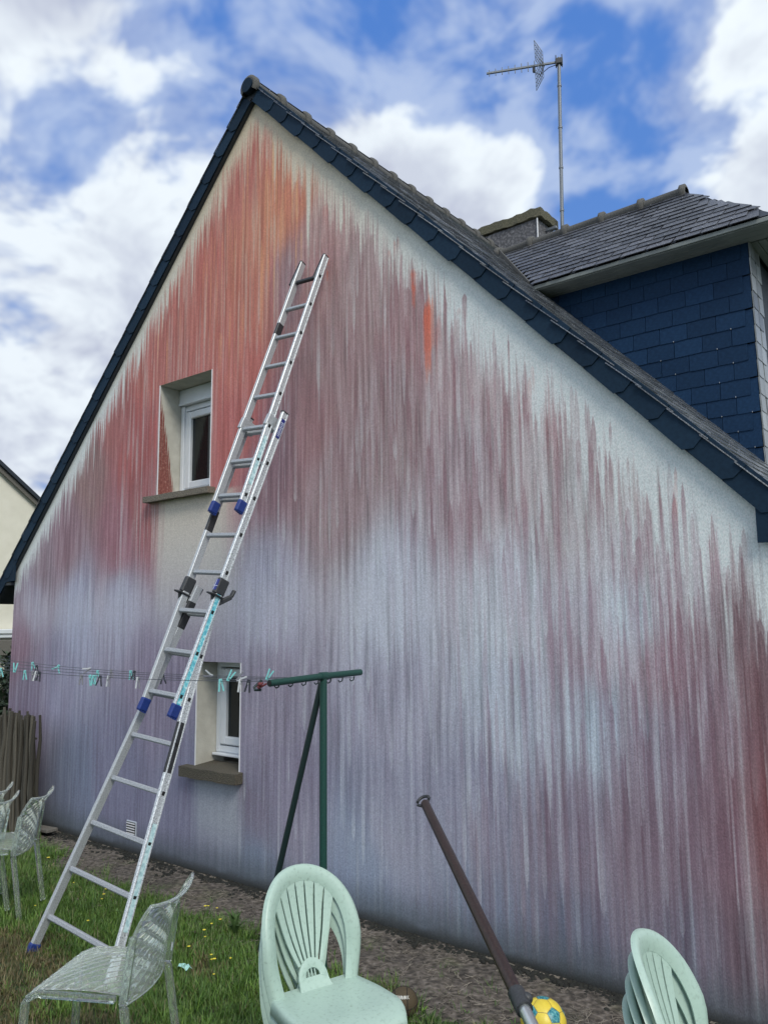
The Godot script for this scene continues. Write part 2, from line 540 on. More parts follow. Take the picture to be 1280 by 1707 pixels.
# ------------------------------------------------------------------ the stained render of the gable wall
func rake(x: float) -> float:
	return APEX.y - PITCH * absf(x - APEX.x)

func wall_u(x: float) -> float:
	return (x + 9.1) / 8.6

func wall_v(y: float) -> float:
	return (6.8 - y) / 6.95

func drip(im: Image, x: float, top: float, length: float, width: float, alpha: float, sprites: Array, flip := false) -> void:
	var wpx := maxi(2, int(width / 8.6 * wall_w))
	var hpx := maxi(6, int(length / 6.95 * wall_h))
	var s: Image = sprites[rng.randi() % sprites.size()].duplicate()
	if flip:
		s.flip_y()
	s.resize(wpx, hpx, Image.INTERPOLATE_BILINEAR)
	if alpha < 0.99:
		var d := s.get_data()
		for k in range(1, d.size(), 2):
			d[k] = int(d[k] * alpha)
		s = Image.create_from_data(wpx, hpx, false, Image.FORMAT_LA8, d)
	im.blend_rect(s, Rect2i(0, 0, wpx, hpx), Vector2i(int(wall_u(x) * wall_w) - wpx / 2, int(wall_v(top) * wall_h)))

func drip_sprites(fade: float, count := 6) -> Array:
	# a run of liquid: a pointed head, soft ragged sides, a tail that fades
	var out := []
	for k in count:
		var w := 16
		var h := 200
		var d := PackedByteArray()
		d.resize(w * h * 2)
		var lean := rng.randf_range(-0.25, 0.25)
		var head := rng.randf_range(0.06, 0.25)
		for y in h:
			var t := y / float(h)
			var wide := pow(clampf(t / head, 0.0, 1.0), 0.7)
			for x in w:
				var u := absf((x + 0.5) / w * 2.0 - 1.0 - lean * (1.0 - wide))
				var a := smoothstep(wide, wide * 0.72, u) if wide > 0.02 else 0.0
				a *= 0.72 + 0.28 * smoothstep(0.35, 0.8, u / maxf(wide, 0.05))
				var darkhead := 1.0 - 0.35 * smoothstep(head, head * 2.5 + 0.1, t)
				var f := 1.0 - smoothstep(fade, 1.0, t)
				d[(y * w + x) * 2] = 255
				d[(y * w + x) * 2 + 1] = int(255.0 * clampf(a * f * darkhead, 0.0, 1.0))
		out.append(Image.create_from_data(w, h, false, Image.FORMAT_LA8, d))
	return out

func mask_image() -> Image:
	var im := Image.create_empty(wall_w, wall_h, false, Image.FORMAT_LA8)
	im.fill(Color(0, 0, 0, 1))
	return im

func wall_piece(r: int) -> void:
	var rows := 32
	var out := PackedByteArray()
	out.resize(wall_w * rows * 3)
	var S: PackedByteArray = wall_masks[0]
	var Dk: PackedByteArray = wall_masks[1]
	var Pl: PackedByteArray = wall_masks[2]
	var D2: PackedByteArray = wall_masks[3]
	var f1: PackedByteArray = wall_masks[4]
	var f2: PackedByteArray = wall_masks[5]
	var lut: Array = wall_masks[6]
	var red: PackedByteArray = wall_masks[7]
	var och: PackedByteArray = wall_masks[9]
	var spo: PackedByteArray = wall_masks[10]
	var fn: FastNoiseLite = wall_masks[8]
	var rn := RandomNumberGenerator.new()
	rn.seed = 900 + r
	for q in rows:
		var row := r * rows + q
		var y := 6.8 - 6.95 * (row + 0.5) / wall_h
		for c in wall_w:
			var i := row * wall_w + c
			var x := -9.1 + 8.6 * (c + 0.5) / wall_w
			var zr := float(wall_zone[i * 3])
			var zg := float(wall_zone[i * 3 + 1])
			var zb := float(wall_zone[i * 3 + 2])
			# the clean render: warm under the ridge, cool and pale down the right
			var t := clampf((y - 4.2) / 2.0, 0.0, 1.0)
			var cr := lerpf(176.0, 172.0, t)
			var cg := lerpf(188.0, 165.0, t)
			var cb := lerpf(198.0, 154.0, t)
			var right := clampf((x + 5.0) / 2.0, 0.0, 1.0)
			var s := smoothstep(0.0, 0.82 + 0.25 * right, S[i * 2] / 255.0)
			var a1 := f1[i] / 255.0 - 0.5
			var a2 := f2[i] / 255.0 - 0.5
			var low := clampf((1.5 - y) / 1.2, 0.0, 1.0)
			var con := lerpf(0.55, 0.85, right) * (1.0 - 0.5 * low)
			var st := (a1 * 0.62 + a2 * 1.05) * con
			s = clampf(s * (1.0 - maxf(st, 0.0) * 0.55), 0.0, 1.0)
			var R := lerpf(cr, zr + 5.0 * clampf((zr - zg - 8.0) / 20.0, 0.0, 1.0), s)
			var Gc := lerpf(cg, zg - 6.0 * clampf((zr - zg - 8.0) / 20.0, 0.0, 1.0), s)
			var B := lerpf(cb, zb, s)
			var m := 1.0 + minf(st, 0.0) * 0.55 * s + maxf(st, 0.0) * 0.16 * s
			R *= m
			Gc *= m
			B *= m
			var k := Dk[i * 2] / 255.0 * 0.85
			R = lerpf(R, zr * lerpf(0.84, 0.78, right), k)
			Gc = lerpf(Gc, zg * lerpf(0.76, 0.62, right), k)
			B = lerpf(B, zb * lerpf(0.79, 0.66, right), k)
			k = Pl[i * 2] / 255.0
			R = lerpf(R, cr * 0.62 + zr * 0.38, k)
			Gc = lerpf(Gc, cg * 0.62 + zg * 0.38, k)
			B = lerpf(B, cb * 0.62 + zb * 0.38 + 2.0, k)
			k = D2[i * 2] / 255.0
			var far := clampf((x + 1.5) / 0.45, 0.0, 1.0)
			R = lerpf(R, lerpf(98.0, 104.0, far), k * 0.66)
			Gc = lerpf(Gc, lerpf(84.0, 70.0, far), k * 0.72)
			B = lerpf(B, lerpf(100.0, 76.0, far), k * 0.72)
			k = red[i * 2] / 255.0
			R = lerpf(R, 158.0, k * 0.7)
			Gc = lerpf(Gc, 84.0, k * 0.6)
			B = lerpf(B, 84.0, k * 0.6)
			k = och[i * 2] / 255.0
			R = lerpf(R, 188.0, k * 0.75)
			Gc = lerpf(Gc, 146.0, k * 0.75)
			B = lerpf(B, 112.0, k * 0.75)
			k = spo[i * 2] / 255.0
			R = lerpf(R, 178.0, k * 0.85)
			Gc = lerpf(Gc, 82.0, k * 0.85)
			B = lerpf(B, 62.0, k * 0.85)
			# a paler belt across the wall at half height, and paler render low down in the middle
			var belt := exp(-pow((y - 2.22 - a2 * 0.25) / 0.24, 2.0)) * 0.34 * smoothstep(-1.5, -2.6, x)
			belt += 0.30 * exp(-pow((y - 0.5 - a2 * 0.3) / 0.30, 2.0) - pow((x + 3.7) / 1.0, 2.0))
			R = lerpf(R, 160.0, belt)
			Gc = lerpf(Gc, 166.0, belt)
			B = lerpf(B, 184.0, belt)
			# rain-sheltered clean patches below the two window sills
			var edge := a2 * 0.12
			var p := smoothstep(-6.50, -6.20, x + edge) * (1.0 - smoothstep(-5.48, -5.02, x + edge)) * smoothstep(1.6, 2.7, y) * (1.0 - smoothstep(3.20, 3.24, y))
			p = maxf(p, smoothstep(-5.82, -5.62, x + edge) * (1.0 - smoothstep(-5.22, -5.04, x + edge)) * (1.0 - smoothstep(0.74, 0.78, y)) * 0.75 * smoothstep(0.0, 0.5, y))
			p *= 0.9
			var py := clampf((y - 1.9) / 1.2, 0.0, 1.0)
			var pl2 := 0.0 if y > 1.0 else 1.0
			R = lerpf(R, lerpf(lerpf(146.0, 168.0, py), 136.0, pl2), p)
			Gc = lerpf(Gc, lerpf(lerpf(154.0, 170.0, py), 146.0, pl2), p)
			B = lerpf(B, lerpf(lerpf(170.0, 166.0, py), 160.0, pl2), p)
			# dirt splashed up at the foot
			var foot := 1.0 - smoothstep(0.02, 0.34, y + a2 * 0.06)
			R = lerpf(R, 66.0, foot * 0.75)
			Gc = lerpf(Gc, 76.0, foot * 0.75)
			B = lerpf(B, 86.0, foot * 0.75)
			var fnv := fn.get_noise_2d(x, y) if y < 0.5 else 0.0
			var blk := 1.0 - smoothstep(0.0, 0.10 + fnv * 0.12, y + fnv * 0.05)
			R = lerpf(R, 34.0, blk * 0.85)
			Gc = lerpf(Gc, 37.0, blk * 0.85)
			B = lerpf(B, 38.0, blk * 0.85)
			var g := 1.0 + rn.randf_range(-0.085, 0.085)
			out[(q * wall_w + c) * 3] = lut[0][clampi(int(R * g), 0, 255)]
			out[(q * wall_w + c) * 3 + 1] = lut[1][clampi(int(Gc * g), 0, 255)]
			out[(q * wall_w + c) * 3 + 2] = lut[2][clampi(int(B * g), 0, 255)]
	wall_rows[r] = out

func make_wall_texture() -> ImageTexture:
	# wall tones with stains, bluer towards the foot: x, y, then red, green, blue
	var A := []
	A += [[-5.25, 6.04, 147, 105, 95], [-5.83, 5.35, 147, 101, 92], [-5.07, 4.85, 155, 108, 94], [-6.54, 4.63, 142, 99, 92], [-4.77, 5.45, 162, 118, 97], [-4.5, 5.62, 160, 116, 94], [-4.98, 5.3, 157, 113, 95]]
	A += [[-6.69, 3.75, 131, 87, 86], [-5.28, 3.81, 144, 95, 91], [-5.25, 4.3, 150, 101, 93], [-7.54, 3.68, 120, 104, 107], [-7.2, 4.2, 134, 99, 97], [-7.95, 2.96, 120, 105, 118], [-6.95, 2.88, 124, 99, 109]]
	A += [[-6.6, 3.2, 125, 92, 93], [-8.4, 2.7, 123, 113, 128], [-4.34, 4.95, 140, 118, 120], [-4.66, 5.0, 125, 108, 116], [-4.3, 5.25, 145, 127, 128], [-4.08, 4.09, 134, 119, 125], [-4.35, 3.6, 128, 108, 113]]
	A += [[-4.75, 3.4, 117, 100, 110], [-4.08, 3.14, 129, 116, 124], [-3.55, 3.52, 134, 123, 131], [-3.83, 4.62, 142, 129, 134], [-3.26, 4.27, 144, 128, 134], [-2.86, 3.83, 151, 141, 150], [-2.89, 3.0, 144, 135, 147]]
	A += [[-2.43, 3.14, 153, 147, 157], [-2.16, 2.72, 152, 151, 161], [-1.79, 2.51, 157, 156, 170], [-1.45, 2.49, 150, 144, 158], [-1.22, 2.05, 100, 90, 100], [-1.05, 2.2, 105, 91, 97], [-8.51, 2.27, 132, 130, 153]]
	A += [[-8.8, 1.9, 113, 99, 117], [-6.91, 2.24, 135, 139, 165], [-7.7, 2.15, 137, 145, 173], [-4.8, 2.24, 142, 146, 170], [-3.57, 2.2, 156, 164, 185], [-2.6, 2.15, 165, 175, 192], [-1.81, 2.06, 163, 179, 197]]
	A += [[-7.95, 1.58, 121, 124, 151], [-8.6, 1.3, 105, 101, 125], [-6.39, 1.57, 113, 109, 134], [-4.79, 1.45, 120, 118, 140], [-3.58, 1.45, 136, 139, 162], [-2.62, 1.5, 148, 158, 179], [-2.02, 1.45, 145, 160, 181]]
	A += [[-1.68, 1.34, 128, 129, 149], [-1.35, 1.5, 119, 109, 126], [-1.1, 1.7, 96, 80, 88], [-1.12, 0.94, 102, 71, 71], [-1.0, 1.2, 105, 72, 72], [-1.39, 0.91, 106, 91, 108], [-1.78, 0.85, 110, 104, 122]]
	A += [[-2.24, 0.78, 113, 111, 132], [-2.86, 0.87, 120, 123, 147], [-3.59, 0.78, 119, 123, 147], [-4.58, 0.7, 112, 110, 134], [-4.9, 0.5, 102, 100, 122], [-6.82, 0.73, 102, 105, 132], [-7.62, 0.4, 98, 108, 134]]
	A += [[-5.89, 0.35, 107, 111, 137], [-4.91, 0.25, 99, 113, 138], [-3.86, 0.3, 106, 121, 150], [-2.88, 0.2, 95, 108, 134], [-2.27, 0.2, 86, 95, 119], [-1.58, 0.28, 86, 88, 110], [-1.23, 0.3, 77, 71, 86]]
	A += [[-0.8, 0.6, 95, 67, 65], [-0.8, 1.8, 105, 83, 85], [-2.3, 3.4, 143, 124, 131], [-1.75, 2.8, 143, 130, 137], [-1.5, 2.2, 141, 133, 148], [-1.3, 2.45, 139, 117, 130], [-2.0, 1.9, 151, 151, 168]]
	A += [[-1.65, 1.8, 135, 123, 138]]
	var zw := 128
	var zh := 104
	var zd := PackedByteArray()
	zd.resize(zw * zh * 3)
	for j in zh:
		var y := 6.8 - 6.95 * (j + 0.5) / zh
		for i in zw:
			var x := -9.1 + 8.6 * (i + 0.5) / zw
			var w := 0.0
			var r := 0.0
			var g := 0.0
			var b := 0.0
			for p in A:
				var dx: float = (x - p[0]) * 1.5
				var dy: float = y - p[1]
				var q := 1.0 / pow(dx * dx + dy * dy + 0.03, 2.2)
				w += q
				r += q * p[2]
				g += q * p[3]
				b += q * p[4]
			zd[(j * zw + i) * 3] = int(r / w)
			zd[(j * zw + i) * 3 + 1] = int(g / w)
			zd[(j * zw + i) * 3 + 2] = int(b / w)
	var zi := Image.create_from_data(zw, zh, false, Image.FORMAT_RGB8, zd)
	zi.resize(wall_w, wall_h, Image.INTERPOLATE_CUBIC)
	wall_zone = zi.get_data()
	rng.seed = 77
	var long_runs := drip_sprites(0.97)
	var short_runs := drip_sprites(0.35)
	drip_half = drip_sprites(0.85)
	var curtain := mask_image()
	var margin := Curve.new()
	margin.max_value = 2.0
	for p in [[-9.0, 0.22], [-8.0, 0.16], [-7.2, 0.10], [-6.0, 0.12], [-5.2, 0.10], [-4.9, 0.16], [-4.6, 0.40], [-4.2, 0.28], [-3.8, 0.22], [-3.4, 0.24], [-2.9, 0.40], [-2.6, 0.45], [-2.3, 0.36], [-1.9, 0.45], [-1.5, 0.34], [-1.2, 0.46], [-0.7, 0.5]]:
		margin.add_point(Vector2((p[0] + 9.1) / 8.6, p[1]))
	var clump := FastNoiseLite.new()
	clump.seed = 5
	clump.frequency = 2.2
	for k in 620:
		var x := rng.randf_range(-9.05, -0.5)
		var far := clampf((x + 3.4) / 1.6, 0.0, 1.0)
		var top := rake(x) - 0.30 - rng.randf() * 0.5 - far * rng.randf() * 0.9 + clump.get_noise_1d(x) * 0.2
		drip(curtain, x, top, top + 0.2, rng.randf_range(0.10, 0.26), rng.randf_range(0.3, 0.6) * lerpf(1.0, 0.4, far), long_runs)
	for k in 2300:
		var x := rng.randf_range(-9.05, -0.5)
		var right := clampf((x + 5.2) / 2.4, 0.0, 1.0)
		var far := clampf((x + 3.2) / 1.4, 0.0, 1.0)
		var depth := pow(rng.randf(), 1.5) * lerpf(0.26, 0.52, right) + far * pow(rng.randf(), 1.7) * 0.8 + clump.get_noise_1d(x) * lerpf(0.09, 0.18, right)
		var top := rake(x) - margin.sample((x + 9.1) / 8.6) * lerpf(0.38, 0.24, right) - maxf(depth, -0.05)
		drip(curtain, x, top, top + 0.2, rng.randf_range(0.010, 0.048), rng.randf_range(0.22, 0.6) * lerpf(1.0, 0.62, far), long_runs)
	var dark := mask_image()
	for k in 950:
		var x := rng.randf_range(-9.0, -0.5)
		var right := clampf((x + 5.2) / 2.4, 0.0, 1.0)
		var top := rake(x) - margin.sample((x + 9.1) / 8.6) + 0.05 - pow(rng.randf(), 0.8) * lerpf(1.6, 2.2, right) + clump.get_noise_1d(x * 1.3 + 40.0) * 0.2
		drip(dark, x, top, rng.randf_range(0.3, 1.5), rng.randf_range(0.010, 0.034), rng.randf_range(0.12, 0.55), short_runs)
	for k in 520:   # thin runs with crisp dark heads close under the verge
		var x := rng.randf_range(-9.0, -0.6)
		var right := clampf((x + 4.6) / 1.6, 0.15, 1.0)
		if rng.randf() > right:
			continue
		var top := rake(x) - 0.10 - margin.sample((x + 9.1) / 8.6) * 0.3 - pow(rng.randf(), 0.9) * 0.9 + clump.get_noise_1d(x) * 0.15
		drip(dark, x, top, rng.randf_range(0.15, 0.7), rng.randf_range(0.009, 0.020), rng.randf_range(0.25, 0.75), short_runs)
	for k in 420:   # faint runs all the way down
		var x := rng.randf_range(-9.0, -0.5)
		drip(dark, x, rng.randf_range(0.4, minf(3.2, rake(x) - 0.5)), rng.randf_range(0.4, 1.6), rng.randf_range(0.012, 0.05), rng.randf_range(0.06, 0.28), short_runs)
	for k in 120:   # strong wet runs at the right-hand end
		var x := rng.randf_range(-1.9, -0.5) if k < 70 else rng.randf_range(-3.0, -1.0)
		drip(dark, x, rng.randf_range(1.0, minf(2.5, rake(x) - 0.4)), rng.randf_range(0.7, 1.9), rng.randf_range(0.012, 0.04), rng.randf_range(0.3, 0.8), short_runs)
	var pale := mask_image()
	for k in 800:
		var x := rng.randf_range(-9.0, -0.6)
		var top := rng.randf_range(0.2, rake(x))
		drip(pale, x, top, rng.randf_range(0.2, 1.2), rng.randf_range(0.006, 0.034), rng.randf_range(0.05, 0.34) * lerpf(0.65, 1.3, clampf((x + 4.2) / 2.0, 0.0, 1.0)), short_runs, true)
	for k in 430:
		var x := -0.6 - 4.6 * pow(rng.randf(), 1.25)
		var top := rng.randf_range(0.5, rake(x) - 0.15)
		drip(pale, x, top, rng.randf_range(0.25, 1.3), rng.randf_range(0.010, 0.042), rng.randf_range(0.2, 0.8), short_runs, true)
	for k in 190:   # pale and sandy runs through the red
		var x := rng.randf_range(-7.0, -4.55)
		drip(pale, x, rake(x) - rng.randf_range(0.1, 1.9), rng.randf_range(0.4, 1.7), rng.randf_range(0.009, 0.034), rng.randf_range(0.25, 0.7), short_runs, rng.randf() < 0.5)
	for k in 300:
		var x := -0.6 - 3.4 * pow(rng.randf(), 1.2)
		var top := rake(x) - rng.randf_range(0.15, 1.9)
		drip(dark, x, top, rng.randf_range(0.2, 1.2), rng.randf_range(0.012, 0.050), rng.randf_range(0.25, 0.85), short_runs)
	for k in 46:   # runs off the ends of the two sills
		var p: Array = [[-5.07, 0.80, 0.55], [-5.83, 0.76, 0.35], [-6.43, 3.2, 0.6], [-5.50, 3.2, 0.5]][k % 4]
		drip(dark, p[0] + rng.randfn() * 0.045, p[1] - rng.randf() * 0.05, p[2] * rng.randf_range(0.4, 1.2), rng.randf_range(0.015, 0.045), rng.randf_range(0.2, 0.6), short_runs)
	var second := mask_image()
	var edge2 := Curve.new()
	edge2.max_value = 4.0
	for p in [[-3.4, 0.5], [-2.9, 0.75], [-2.63, 1.0], [-2.30, 1.2], [-2.02, 1.15], [-1.89, 1.7], [-1.75, 1.45], [-1.6, 1.6], [-1.43, 1.65], [-1.32, 1.9], [-1.2, 2.25], [-1.0, 2.3], [-0.6, 2.2]]:
		edge2.add_point(Vector2((p[0] + 9.1) / 8.6, p[1]))
	for k in 300:
		var x := rng.randf_range(-3.3, -0.5)
		var top := edge2.sample((x + 9.1) / 8.6) + 0.25 - pow(rng.randf(), 1.3) * 0.95
		drip(second, x, top, maxf(0.3, top + 0.1), rng.randf_range(0.014, 0.06), rng.randf_range(0.12, 0.5) * clampf((x + 3.6) / 1.2, 0.2, 1.0), drip_half)
	var reds := mask_image()
	for p in [[-3.31, 4.55, 0.25, 0.05, 3], [-3.12, 4.2, 0.4, 0.06, 3], [-4.17, 5.56, 0.35, 0.08, 4], [-2.91, 4.36, 0.1, 0.05, 1], [-2.39, 3.66, 0.3, 0.05, 3], [-3.5, 4.95, 0.18, 0.1, 4], [-6.45, 4.1, 1.0, 0.12, 8], [-4.95, 3.9, 0.7, 0.14, 8], [-6.9, 3.9, 0.8, 0.25, 10], [-5.35, 6.3, 0.9, 0.3, 12], [-5.0, 6.45, 0.9, 0.35, 16], [-4.6, 5.85, 0.8, 0.25, 12], [-5.6, 5.6, 1.2, 0.5, 14], [-4.85, 5.3, 1.0, 0.3, 10], [-1.5, 2.85, 0.25, 0.04, 3], [-1.05, 1.0, 0.8, 0.12, 6], [-6.45, 3.2, 0.3, 0.1, 4], [-6.6, 4.5, 0.9, 0.5, 14], [-4.3, 4.78, 0.14, 0.04, 2]]:
		for k in p[4]:
			drip(reds, p[0] + rng.randf_range(-0.5, 0.5) * p[3], p[1] + rng.randf_range(-0.15, 0.05), p[2] * rng.randf_range(0.5, 1.1), rng.randf_range(0.015, 0.045), rng.randf_range(0.2, 0.55), short_runs)
	var ochre := mask_image()
	for p in [[-5.0, 6.2, 1.2, 0.5, 16], [-4.62, 5.9, 0.9, 0.22, 14], [-5.5, 5.7, 1.2, 0.5, 12], [-4.85, 5.3, 1.0, 0.25, 14], [-6.3, 5.0, 0.9, 0.5, 8], [-4.5, 5.5, 0.5, 0.08, 5], [-5.3, 4.9, 0.9, 0.4, 10]]:
		for k in p[4]:
			drip(ochre, p[0] + rng.randf_range(-0.5, 0.5) * p[3], p[1] + rng.randf_range(-0.3, 0.1), p[2] * rng.randf_range(0.5, 1.1), rng.randf_range(0.012, 0.04), rng.randf_range(0.25, 0.65), short_runs)
	var spot := mask_image()
	for p in [[-3.19, 4.42, 0.62, 0.085, 14], [-3.31, 4.60, 0.22, 0.05, 5], [-2.93, 4.72, 0.10, 0.05, 3], [-4.18, 4.95, 0.16, 0.05, 4]]:
		for k in p[4]:
			drip(spot, p[0] + rng.randf_range(-0.5, 0.5) * p[3], p[1] + rng.randf_range(-0.12, 0.04), p[2] * rng.randf_range(0.6, 1.0), rng.randf_range(0.015, 0.035), rng.randf_range(0.3, 0.7), drip_half)
	wall_masks = [curtain.get_data(), dark.get_data(), pale.get_data(), second.get_data()]
	for p in [[41, wall_w, 44, 0.30], [42, 620, 22, 0.26]]:
		var n := FastNoiseLite.new()
		n.seed = p[0]
		n.frequency = p[3]
		n.fractal_octaves = 3
		var im := n.get_image(p[1], p[2])
		im.convert(Image.FORMAT_L8)
		im.resize(wall_w, wall_h, Image.INTERPOLATE_CUBIC)
		wall_masks.append(im.get_data())
	# what the photograph shows is the render seen in this light; the albedo follows from it
	var lut := [PackedByteArray(), PackedByteArray(), PackedByteArray()]
	var gain := WALL_GAIN
	for ch in 3:
		for v in 256:
			var l: float = Color(v / 255.0, 0, 0).srgb_to_linear().r * gain[ch]
			lut[ch].append(int(255.0 * Color(minf(l, 0.8), 0, 0).linear_to_srgb().r))
	wall_masks.append(lut)
	wall_masks.append(reds.get_data())
	var footn := FastNoiseLite.new()
	footn.seed = 61
	footn.frequency = 2.6
	footn.fractal_octaves = 4
	wall_masks.append(footn)
	wall_masks.append(ochre.get_data())
	wall_masks.append(spot.get_data())
	wall_rows.resize(wall_h / 32)
	var id := WorkerThreadPool.add_group_task(wall_piece, wall_h / 32)
	WorkerThreadPool.wait_for_group_task_completion(id)
	var all := PackedByteArray()
	for q in wall_rows:
		all.append_array(q)
	var res := Image.create_from_data(wall_w, wall_h, false, Image.FORMAT_RGB8, all)
	return ImageTexture.create_from_image(res)

const WALL_GAIN := [1.60, 1.50, 1.34]
var drip_half := []

# ------------------------------------------------------------------ the house
var house: Node3D

func hpart(called: String, st: SurfaceTool, m: Material) -> MeshInstance3D:
	return build(called, st, m, house, -house.position)

func slate_mesh(w: float, h: float, t: float, rag: float) -> ArrayMesh:
	var st := mb()
	var p := PackedVector2Array()
	var a := rag
	p.append(Vector2(-w / 2, h / 2))
	p.append(Vector2(-w / 2 + rng.randf_range(0, a), -h / 2 + rng.randf_range(0, a * 1.5)))
	p.append(Vector2(rng.randf_range(-0.2, 0.2) * w, -h / 2 + rng.randf_range(-a, a)))
	p.append(Vector2(w / 2 - rng.randf_range(0, a), -h / 2 + rng.randf_range(0, a * 1.5)))
	p.append(Vector2(w / 2, h / 2))
	prism(st, p, t)
	return done(st)

func make_house() -> void:
	house = thing("house", "rendered gable-end house with streaked red and mauve stained wall and slate roof", "house", Vector3(APEX.x, 0, 0))
	make_gable()
	make_window(-6.36, -5.58, 3.25, 4.336, 0.27, true)
	make_window(-5.71, -5.137, 0.86, 1.735, 0.22, false)
	make_roof()
	make_dormer()
	make_chimney()

func wall_quad(st: SurfaceTool, x0: float, x1: float, yb0: float, yb1: float, yt0: float, yt1: float) -> void:
	var p := [Vector3(x0, yb0, 0), Vector3(x1, yb1, 0), Vector3(x1, yt1, 0), Vector3(x0, yt0, 0)]
	for k in [0, 2, 1, 0, 3, 2]:
		st.set_normal(Vector3(0, 0, 1))
		st.set_uv(Vector2(wall_u(p[k].x), wall_v(p[k].y)))
		st.add_vertex(p[k])

func make_gable() -> void:
	var st := mb()
	flat(st)
	var low := -0.14
	var xs := [-9.0, -6.36, -5.71, -5.58, -5.137, APEX.x, -0.62]
	for k in xs.size() - 1:
		var a: float = xs[k]
		var b: float = xs[k + 1]
		var ta := rake(a) + 0.07
		var tb := rake(b) + 0.07
		var holes := []
		if a >= -5.711 and b <= -5.136:
			holes.append([0.86, 1.735])
		if a >= -6.361 and b <= -5.579:
			holes.append([3.25, 4.336])
		var y := low
		for h in holes:
			wall_quad(st, a, b, y, y, h[0], h[0])
			y = h[1]
		wall_quad(st, a, b, y, y, ta, tb)
	var wm := mat(Color.WHITE, 0.92)
	wm.albedo_texture = make_wall_texture()
	var gn := FastNoiseLite.new()
	gn.seed = 31
	gn.frequency = 0.47
	gn.fractal_octaves = 2
	var nim := gn.get_image(wall_w, wall_h)
	nim.convert(Image.FORMAT_RGB8)
	nim.bump_map_to_normal_map(1.2)
	wm.normal_enabled = true
	wm.normal_texture = ImageTexture.create_from_image(nim)
	wm.normal_scale = 0.2
	M.wall = wm
	var o := put("gable_wall", st.commit(), wm, house, Transform3D(Basis.IDENTITY, -house.position))
	o.set_meta("label", "pale rendered gable wall streaked with red, rust and mauve run marks")
	# the other walls of the house
	var w2 := mb()
	box(w2, Vector3(-8.9, 1.25, -4.03), Vector3(0.2, 2.8, 7.94))
	box(w2, Vector3(-0.72, 1.0, -4.03), Vector3(0.2, 2.3, 7.94))
	var back := PackedVector2Array([Vector2(-8.99, -0.14), Vector2(-0.63, -0.14), Vector2(-0.63, rake(-0.63)), Vector2(APEX.x, APEX.y), Vector2(-8.99, rake(-8.99))])
	prism(w2, back, 0.2, Transform3D(Basis.IDENTITY, Vector3(0, 0, -8.2)))
	hpart("side_wall", w2, M.reveal)
	# vent grille low in the wall
	var v := mb()
	box(v, Vector3(-6.59, 0.21, 0.006), Vector3(0.15, 0.15, 0.012), Basis.IDENTITY, 0.003)
	var vg := hpart("vent_grille", v, M.vent)
	for k in 6:
		var s := mb()
		box(s, Vector3(-6.59, 0.155 + k * 0.022, 0.016), Vector3(0.125, 0.009, 0.008))
		build("louvre", s, M.bead, vg)
	var dk := mb()
	box(dk, Vector3(-6.59, 0.21, 0.0135), Vector3(0.13, 0.13, 0.003))
	build("opening", dk, M.black, vg)

